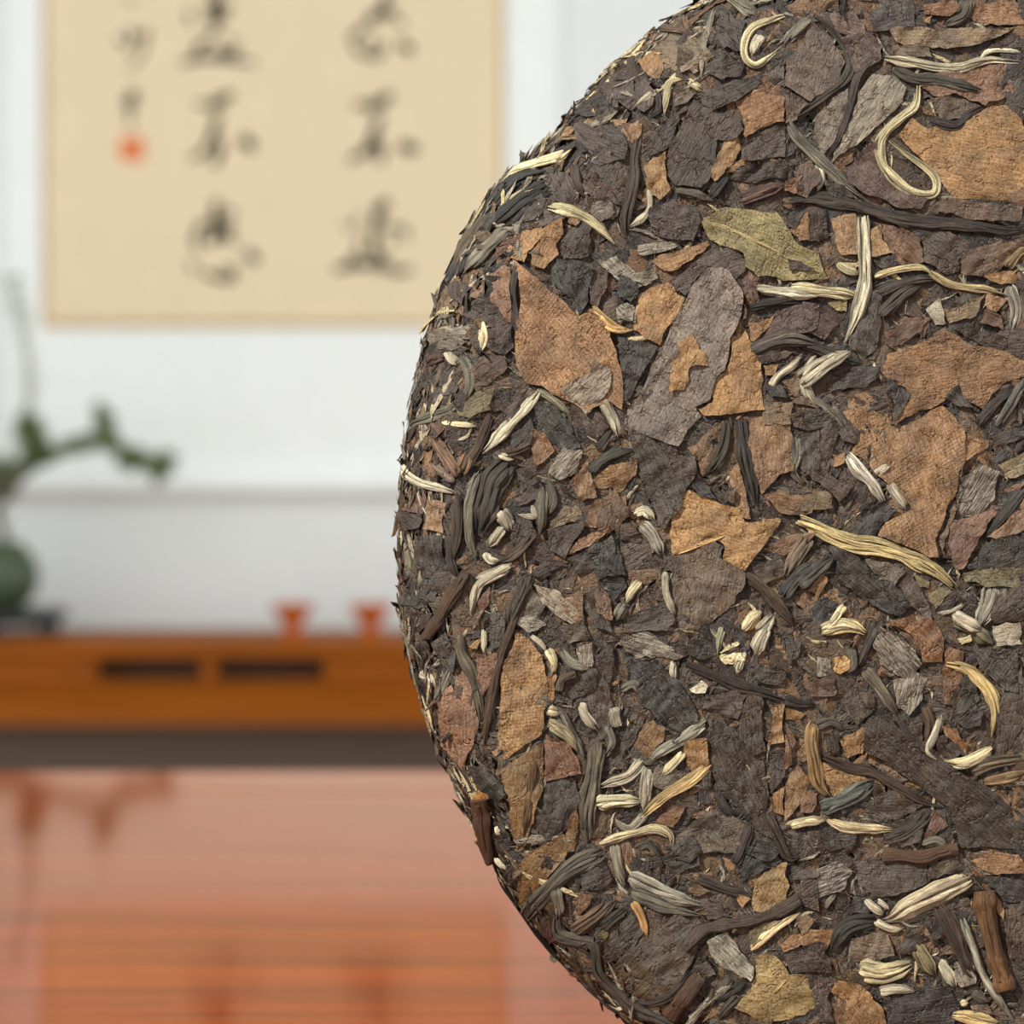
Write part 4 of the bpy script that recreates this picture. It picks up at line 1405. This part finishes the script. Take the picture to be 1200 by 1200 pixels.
L 158,110,66,w 150 30 260 0 480 20 480 90 590 70 700 0 760 -20 880 110 880 280 850 330 840 440 800 500 760 620 720 700 740 800 690 800 620 760 410 680 450 610 600 540 500 430 430 370 390 340 260 230 300 170 320 120
L 162,112,66 890 130 1010 170 1000 210 870 290
B 190,180,160 84 240 240 300 330 370 400 440 500
B sil 50 400 355 475 300
B sil 66 470 400 520 480 565 545
L 60,56,56 320 540 440 500 520 540 420 640 390 690 300 680
B 240,214,146 100 -30 600 80 640 160 680 280 720 400 740 520 770 640 830 740 890 835 970
L 112,98,86 340 810 500 840 560 870 500 950 420 920
L 64,58,56 130 720 240 760 330 830 500 950 590 1070 530 1120 380 1060 200 940 190 820
L 102,86,78 520 950 580 870 640 960 700 1090 720 1180 640 1100 570 1050
L 130,112,74 600 890 690 930 680 970 640 960
L 130,112,74 680 1000 760 960 820 980 720 1080
L 134,90,70 790 600 960 560 1150 400 1220 390 1000 620 960 690 870 860 820 850 790 720
B 84,76,70 60 1220 400 1100 550 980 700
L 142,104,72 1000 690 1200 480 1230 640 1050 700
L 58,54,52 890 850 1000 720 1120 680 1230 660 1230 860 1040 860 900 870
L 118,106,78,w 870 880 1040 855 1230 870 1230 970 1000 960 880 930
L ddk 1010 130 1230 80 1230 140 1060 190
L 66,66,66 1040 240 1160 150 1130 240 1060 300
L 112,98,86,d 860 370 960 290 1080 340 1040 490 930 590 840 570
L wht 890 380 950 340 980 360 930 400
L 142,120,92 1060 300 1230 210 1230 340 1120 370
L 92,76,70 60 110 180 70 200 130 150 330 20 330
L 92,78,72 150 20 260 60 310 120 300 190 220 170
L tan 160 240 230 230 230 290 170 310
L 92,72,58 0 330 130 330 270 420 200 500 100 400
L 122,96,64 0 420 150 450 170 540 0 550
B slv 60 150 -10 200 40 245 115
B 98,90,82 80 -10 960 80 880 175 795
L 160,112,66 30 980 110 890 140 920 90 1010
L blk 70 1040 140 1010 200 1060 150 1160 80 1180
B cre 36 235 1055 190 1110 145 1170
B cre 60 100 1195 220 1160 340 1195
B sil 70 820 1100 900 1150 970 1190
B 150,140,124 90 1025 960 1010 1060 955 1170
B 128,108,90 80 1100 970 1120 1090
L ddk 730 1090 820 980 860 1000 800 1100
L 76,68,64 60 0 140 0 180 60 60 110 0 60
L 118,94,70 820 510 850 360 870 300 830 540 760 760 740 700
@H 700 480 260
L 86,74,68 160 90 300 160 400 270 530 250 540 340 480 430 430 560 350 650 330 620 280 470 240 340
L 128,92,58 490 210 600 120 680 60 670 170 640 290 570 360 540 270
B 92,80,62 80 700 40 690 180 650 270 580 365
B 76,68,62 90 780 50 790 180 810 300 840 420 855 530
L 144,104,66 820 50 1050 60 1060 150 1060 330 990 350 890 460 850 330 820 200
L 158,114,70 720 310 760 290 810 480 830 590 800 590 740 500
L mau 680 480 710 390 750 440 740 510
L blk 500 420 550 350 660 490 560 470
L 178,130,70 400 580 450 460 490 435 560 470 650 500 770 540 800 605 900 600 990 590 980 630 900 740 800 870 680 830 690 740 640 710 410 785 395 700
L 116,94,78 400 790 640 710 680 740 660 800 800 880 790 960 740 1050 620 1150 520 1200 450 1180 410 1000
L 122,86,56 20 490 100 430 170 530 130 620 60 670 0 650
B wht 66 198 565 260 545 305 605
B 150,138,124 84 240 620 300 680 345 790
L 66,64,64 0 730 100 680 150 900 60 890 0 920
L blk 30 920 140 910 160 960 90 1030
B cre 60 235 930 190 990 160 1050
B slv 60 150 1050 100 1150
L 80,70,66 160 1120 300 1060 390 1050 420 1130 380 1200 180 1200
L 126,96,70 170 870 350 850 340 920 250 950 170 920
L 132,92,62 0 930 60 1000 80 1140 0 1100
B sil 44 370 870 370 980 420 1115
L 148,106,68 900 460 980 430 1180 460 1160 560 1000 560
L 84,74,66 940 420 1080 430 1160 450 1060 460
L 142,104,68 900 760 1000 680 1190 660 1100 730 1010 790
B 128,106,82 86 1150 690 1080 800 1020 910
L 100,84,72 840 850 990 790 1010 900 900 950
B 108,86,66 76 800 895 900 970 1000 1080 1070 1170
B 82,78,76 90 1005 1010 1100 900 1210 830
B cre 60 785 1190 840 1120 895 1085
B sil 90 880 1210 950 1110
L 96,80,72 1040 20 1200 0 1200 120 1060 90
L 84,72,68 1090 160 1200 110 1200 330 1120 360 1070 250
B slv 44 1070 140 1080 250 1060 340 1120 410
L 96,78,70 90 620 180 620 260 700 210 720 120 700
B dbr 50 0 230 40 170 80 100
B 190,146,88,v 18 405 785 520 745 640 700 720 670
@K 640 720 280
L 116,104,90,d 380 120 520 90 690 210 640 230 470 220 400 190
L 62,60,60,c 400 250 560 230 680 350 740 450 760 540 690 600 560 530 470 450
L 84,70,60 210 300 330 250 340 470 320 680 270 580 190 440
B wht 44 640 235 642 330
L wht 720 375 780 330 815 360 800 395 740 395
B 150,144,112 40 890 65 870 130 860 205
L cre 870 190 970 130 960 160 880 195
L cre 870 210 980 190 1000 230 900 250
B tcr 70 1075 -10 1000 80
B sil 70 1110 75 1055 205
B sil 56 1000 190 955 305
L blk 880 30 960 20 1030 150 1020 200 960 130
L 64,60,58 720 130 830 120 860 200 780 230 710 200
B 82,64,52 60 690 240 800 290 950 350 1100 390 1210 435
L ddk 1010 270 1200 260 1200 360 1080 340
L 82,66,56 800 400 960 380 1000 420 960 530 780 470
L 74,61,52 810 500 940 570 980 620 1100 700 1120 900 1100 1010 1180 1150 1080 1100 990 980 890 920 830 780
L 80,66,58 1010 390 1090 420 1090 600 1110 690 1040 710 960 600 970 500
L 150,108,62 430 680 480 560 540 530 600 570 590 640 520 720 470 700
L 160,112,60 690 650 800 620 820 750 730 800
B 158,150,130 60 810 540 720 600 640 650 560 700 515 745
B cre 50 692 690 650 740 590 805
B 226,190,120 58 828 755 720 840 620 900 530 970 480 1020
B sil 46 500 1000 430 1070 380 1060 345 1020
B sil 70 490 735 420 810 330 840 275 862
B 206,196,156 80 255 955 360 940 475 940
B sil 60 515 770 500 880 488 985
B 206,190,146 54 270 1155 360 1120 480 1090 560 1078 622 1115 622 1180
B 122,108,88 110 262 640 250 760 230 880 210 1000 205 1160
L 136,86,62 0 600 120 650 180 800 0 830
B slv 56 0 490 60 490 100 540 150 640 195 730
L 156,110,64 1120 450 1200 450 1200 640 1110 660
L 156,110,64 1140 900 1200 860 1200 1010 1140 990
L 132,92,60 710 960 820 1000 800 1030 720 1020
L 126,80,46 540 1050 700 950 640 1070
L 68,60,58 760 800 830 780 840 950 780 960
L blk 990 1200 1060 1130 1180 1190 1100 1240
L 108,92,78 830 980 920 1000 1030 1080 980 1200 660 1200 650 1120
B sil 26 180 440 210 500 265 565
L slv,d 310 470 370 470 380 560 320 560
B cre 40 15 180 40 240 28 305
L tan 0 310 50 300 40 430 0 470
L 64,59,56 0 850 140 850 160 960 60 1100 0 1140
L 132,94,50 100 1100 150 960 170 1040 140 1190 90 1190
B slv 40 380 380 440 350 480 400
L 84,70,60 380 620 430 480 500 500 440 640 380 720
B slv 50 80 180 130 250 230 270
L gry,d 150 170 230 140 240 250 170 270
L 96,84,72 60 60 180 30 230 120 120 150
L ddk 240 200 330 150 320 240 250 280
B slv 40 300 560 330 640 300 700
L 74,64,58 600 610 680 590 660 650 610 660
L gry 540 780 620 760 700 800 620 880 540 860
L 84,72,64 440 860 480 800 500 900 450 900
L pur 1120 690 1200 680 1200 800 1130 900
B pur 60 860 900 900 980 960 1000
L ddk 650 930 760 960 700 1060 650 1060
@M 920 720 280
L 142,86,50,t 500 50 640 0 730 20 800 120 790 240 690 240 680 150 560 60
B 206,184,120 66 185 95 260 70 340 62 405 95
B cre 40 275 -10 218 55
L 196,154,88 245 220 300 205 325 230 320 280 280 300 240 270
B 92,80,74 60 475 35 420 150 365 270
L 104,90,78,d 480 60 620 150 690 250 600 320 480 250 440 150
L 112,98,84,d 540 330 640 280 720 320 690 420 620 510 560 460
L 136,84,50 810 160 900 180 890 300 910 390 870 480 800 450 790 300
L 82,72,66,w 950 180 1170 180 1170 390 1090 380 1000 290
B 190,164,104 76 810 248 900 270 980 330 1040 410 1060 510 1040 620
B cre 60 1040 670 960 720 880 750 795 740
B sil 36 780 520 750 600 720 680 775 735
L 66,58,58 860 530 960 440 1000 500 980 560 900 570
L 146,92,52 780 560 860 570 920 650 910 700 840 640
L 76,64,56 760 620 820 590 890 690 850 730 760 700
B 150,140,110 90 845 15 950 80 1050 155
L sil,d 1040 60 1180 40 1190 150 1060 160
L cre 870 120 930 100 940 130 890 150
L 74,61,53,t 400 560 420 520 520 500 560 560 800 730 1000 860 1130 960 1230 1040 1230 1190 880 1170 820 970 700 880 560 790 400 690
B 92,70,56 54 190 720 320 770 430 790 540 850 680 930 815 975
L 172,126,66 190 740 320 790 440 830 380 860 250 920 210 850
B 176,134,76 80 150 535 130 640 150 750 170 850 225 915
L 148,100,54 270 630 410 540 390 700 310 720
L 158,118,72 0 860 60 750 130 830 110 890 40 1000 0 1040
L 136,82,52 70 1000 120 880 165 900 140 990
B 112,112,102 90 175 975 300 930 445 845
L 60,64,62 240 960 430 890 420 960 290 1010
B cre 50 5 1062 100 1040 205 1028
B 172,152,116 60 215 1030 300 1070 420 1080 545 1082
L 68,60,60 170 1080 350 1090 340 1170 220 1190
B 94,80,70 80 490 1130 620 1080 745 975
L 80,64,54 440 900 600 880 700 950 560 1040 460 1000
L 126,84,70 750 980 820 1060 720 1150 700 1120
B 138,116,90 70 915 785 1050 742 1220 718
B 172,132,80 60 1000 842 1100 820 1220 788
L 98,82,72 1080 420 1190 250 1230 540 1120 700 1060 690
L tan 0 470 100 500 70 530 0 530
L 136,92,58 0 540 50 600 60 640 0 720
B ddk 60 0 420 150 450
L 90,74,62 320 330 440 400 450 470 360 560 280 450
B 134,118,98 66 400 280 470 360 565 505
L 70,64,62 0 120 80 140 70 220 0 230
L gry 60 220 150 200 150 310 70 260
L slv,d 160 210 230 230 220 300 160 310
L bro 100 340 250 310 260 400 130 410
B gry 50 330 170 340 250 310 290
L 84,72,64 590 520 700 500 690 640 620 600
B bro 50 700 460 730 560 700 660
L ddk 830 430 900 300 960 340 980 430 870 520
B gry 44 160 560 240 540 300 590
L 74,64,58,c 190 600 270 590 270 700 210 700
L rust 0 600 30 700 20 760 0 780
B slv 50 690 1160 760 1140 820 1180
L 90,76,64 560 1090 690 1060 680 1150 560 1190
@J 520 900 300
B 100,56,28,k 66 200 130 205 200 222 300 240 430
B 84,54,34 40 240 420 270 500 310 570
L 200,122,58,T 165 115 195 88 235 115 232 165 205 185 192 140
L 74,64,58 480 80 620 70 640 190 560 300 490 360 420 360 440 220
L 138,98,50 370 440 420 380 560 310 620 320 560 430 460 550 370 670 370 560
B 112,102,86 84 745 395 600 470 500 560 430 640 395 710
B slv 50 800 360 820 470 850 560
B 156,146,128 90 870 510 980 560 1080 605 1210 640
B 128,118,102 80 880 580 1000 630 1100 660 1210 690
B 190,140,78 40 885 630 930 700 952 790
L ddk 640 500 760 430 790 520 740 570 660 560
L 126,90,62 610 580 700 590 690 640 630 690
B 118,90,64 80 620 760 720 690 810 610
B 80,68,58 56 740 745 860 655
L 78,70,62 720 830 880 680 940 770 800 900 740 900
L 92,76,62 780 940 920 820 1080 680 1200 740 1190 830 1130 960 1060 1050 960 1070 860 1020
L 112,98,42 700 800 750 755 780 770 740 820
B 94,86,76 60 540 690 560 760 640 790 720 820 740 940 820 1030 920 1110 1040 1160 1160 1210
B 82,72,62 54 895 1060 980 1080 1080 1050 1155 950
L 72,64,58 560 860 700 850 740 960 700 1000 600 940
B 108,64,32,k 76 1205 975 1140 1060 1075 1145
L 190,170,120 140 290 180 260 200 330 240 440 220 460
B 78,64,54 56 250 500 300 590 380 680 440 770 520 880 620 990
B 70,60,54 50 600 960 700 1050 800 1120 900 1180
L 76,62,60 480 690 560 680 570 780 490 830 460 760
B wht 26 262 255 278 318
B wht 20 268 400 325 472
B slv 40 540 560 560 660 550 700
L 60,56,56,c 320 440 370 400 380 520 350 600 310 540
L blk,c 200 230 300 260 350 350 300 400 250 350
L ddk 640 720 720 660 720 740 660 760
L 64,58,54 1000 420 1180 330 1200 460 1100 500
B gry 36 900 380 960 360 1010 420
L pur 940 420 1010 390 1030 460 960 470
@N 700 940 260
L 172,134,76 840 590 850 430 900 380 1025 325 1040 450 1020 540 900 590
L 44,44,48,g 760 390 850 190 940 240 1000 320 860 390 780 430
B 88,72,56 80 915 50 980 200 1040 300 1095 285
B 88,76,66 60 540 400 680 460 835 502
B 96,78,66,k 62 470 800 560 700 660 670 780 650 900 620 1000 580 1095 525
L tan 750 510 830 520 790 570
L 128,120,104,d 590 760 700 700 760 780 850 900 830 970 720 910 640 870
L 168,136,78 850 830 960 830 1040 930 1140 940 1190 1110 1050 1170 900 1190 740 1110 830 1010 860 930
L 136,114,72 820 700 960 640 1000 640 900 740 830 770
B 206,180,132 46 825 795 920 720 1010 650 1095 595
L 152,100,54 990 770 1110 700 1230 690 1230 760 1100 770 1010 810
L 74,58,54 980 830 1090 780 1230 760 1230 920 1050 920
L 126,92,60 1070 650 1130 610 1190 630 1110 720
L 176,116,62,T 520 960 550 915 580 980 540 1000
L 92,78,68,w 1050 450 1200 400 1200 590 1100 550
B ddk 60 800 980 720 1020 645 1075
B 96,84,62 56 620 1000 600 1110
B 84,74,62 66 760 1055 655 1180
L 84,72,62 480 940 540 840 600 860 640 930 580 960
B 100,84,70 50 720 950 640 1040
L 92,80,70 1050 360 1180 300 1200 400 1060 430
L 104,92,78 640 60 720 100 760 180 680 260 590 240 560 120
L ddk,c 400 240 520 170 560 260 500 330 420 310
L 124,88,50 480 470 540 440 610 480 540 510
B pur 70 740 340 800 200 830 100
L 88,72,60 560 560 660 540 720 620 600 640
L bro 1110 330 1200 300 1200 380 1120 400
B 190,160,100,v 14 860 930 950 937 1045 935
B 190,160,100,v 12 950 1040 1000 980 1045 938
@O 940 940 260
B 118,78,48,k 70 435 285 540 290 660 300 740 272 845 248
L 148,96,54 910 320 1060 270 1170 280 1230 380 1040 390 950 350
L 62,58,58 920 400 1050 400 1230 430 1230 540 1100 540 1000 440
B 184,168,136 120 910 410 800 460 700 510 600 560 500 620 440 640
B sil 46 345 525 440 605
B wht 46 395 640 470 680 550 685
B sil 40 405 530 475 585
L 94,82,78 290 320 430 300 680 330 690 430 560 490 400 520 310 450
L 102,90,82,d 0 400 200 310 270 370 210 490 80 530 0 510
B 132,80,38,k 120 985 480 1000 620 1040 800 1105 1020
L tan 1050 500 1080 540 1090 640 1060 600
L 108,84,70 1090 560 1230 550 1230 820 1130 850 1100 700
B 92,72,60 100 740 560 820 700 890 880 960 970
B 150,140,124 44 865 630 930 800 990 950 1080 1090 1150 1200
L 158,106,58 0 690 130 690 230 660 160 740 130 800 60 750 0 760
B 74,68,66 100 400 640 280 660 200 720 155 830
L 122,98,80 260 740 460 700 500 830 380 850 280 870
L 74,60,58 500 770 640 700 680 740 600 820 520 830
B 160,140,98 86 615 775 660 850 715 940
B wht 66 745 855 790 930 825 1000
B 200,184,138 120 310 895 450 910 595 868
B sil 54 415 1020 610 1020
L 80,64,60 0 770 80 770 150 850 170 920 40 920 0 850
L 158,106,58 140 980 200 965 300 980 380 1050 440 1120 450 1230 220 1230 240 1080 170 1040
L 90,74,70 20 930 180 950 140 1050 170 1190 90 1190
L 60,54,54 460 1080 640 1000 800 1000 850 1110 800 1230 470 1230
L 122,112,98,d 820 870 930 870 940 980 860 1000
B cre 46 855 1085 905 1068
B 214,184,122 66 815 1150 950 1170 1060 1195
L 128,106,90 910 1100 1000 1090 1050 1150 930 1140
B gry 60 925 1025 1015 1085
L 70,62,62 640 640 740 570 790 700 720 760
L 130,102,76 750 830 810 740 850 830
L 80,66,60 90 170 290 170 270 260 120 310 80 250
B slv 30 120 580 190 490
L 84,72,66 440 130 640 40 700 30 620 130 540 200 440 190
L 100,86,72 690 330 830 280 880 360 800 390 690 420
L 62,56,56 300 480 460 520 400 560 360 600 240 600
"""


def build_trace():
    leaves, strands = [], []
    ox = oy = 0.0; sc_ = 1.0
    for line in TRACE.strip().splitlines():
        w = line.split()
        if w[0].startswith('@'):
            ox, oy, sc_ = float(w[1]), float(w[2]), float(w[3]) / 1200.0
            continue
        spec = w[1].split(',')
        flags = ''
        if spec[0].isdigit():
            col = tuple(int(c) for c in spec[:3]); flags = spec[3] if len(spec) > 3 else ''
        else:
            col = NAMED.get(spec[0], NAMED['oli']); flags = spec[1] if len(spec) > 1 else ''
        nums = [float(x) for x in w[2:]]
        wid = 0
        if w[0] == 'B':
            wid = nums.pop(0) * sc_
        pts = [(ox + nums[i] * sc_, oy + nums[i + 1] * sc_) for i in range(0, len(nums) - 1, 2)]
        if w[0] == 'L':
            p = np.array(pts)
            ar = abs(np.sum(p[:, 0] * np.roll(p[:, 1], -1) - p[:, 1] * np.roll(p[:, 0], -1))) / 2
            pr = 2 if 'T' in flags else (1 if 't' in flags else 0)
            leaves.append((pr, -ar, len(leaves), p, col, flags))
        else:
            lum = sum(col) / 3
            strands.append((lum > 130, lum, len(strands), pts, wid, col, flags))
    small = set(i for _, _, i, *_r in sorted(leaves, key=lambda t: t[1])[285:])
    leaves.sort(key=lambda t: t[:3])
    strands.sort(key=lambda t: t[:3])
    for pr, _, idx, p, col, fl in leaves:
        leaf(p, col, fl, name='leaf_flake' if idx in small else 'tea_leaf', z=(2.6 if 'T' in fl else (1.5 if 't' in fl else 0)))
    for pale, lum, _, pts, wid, col, fl in strands:
        if 'k' in fl: nm = 'stem'
        elif 'v' in fl: nm = 'leaf_vein'
        elif pale: nm = 'tea_bud'
        else: nm = 'rolled_leaf'
        strand(pts, wid, col, nm, fl)


build_trace()
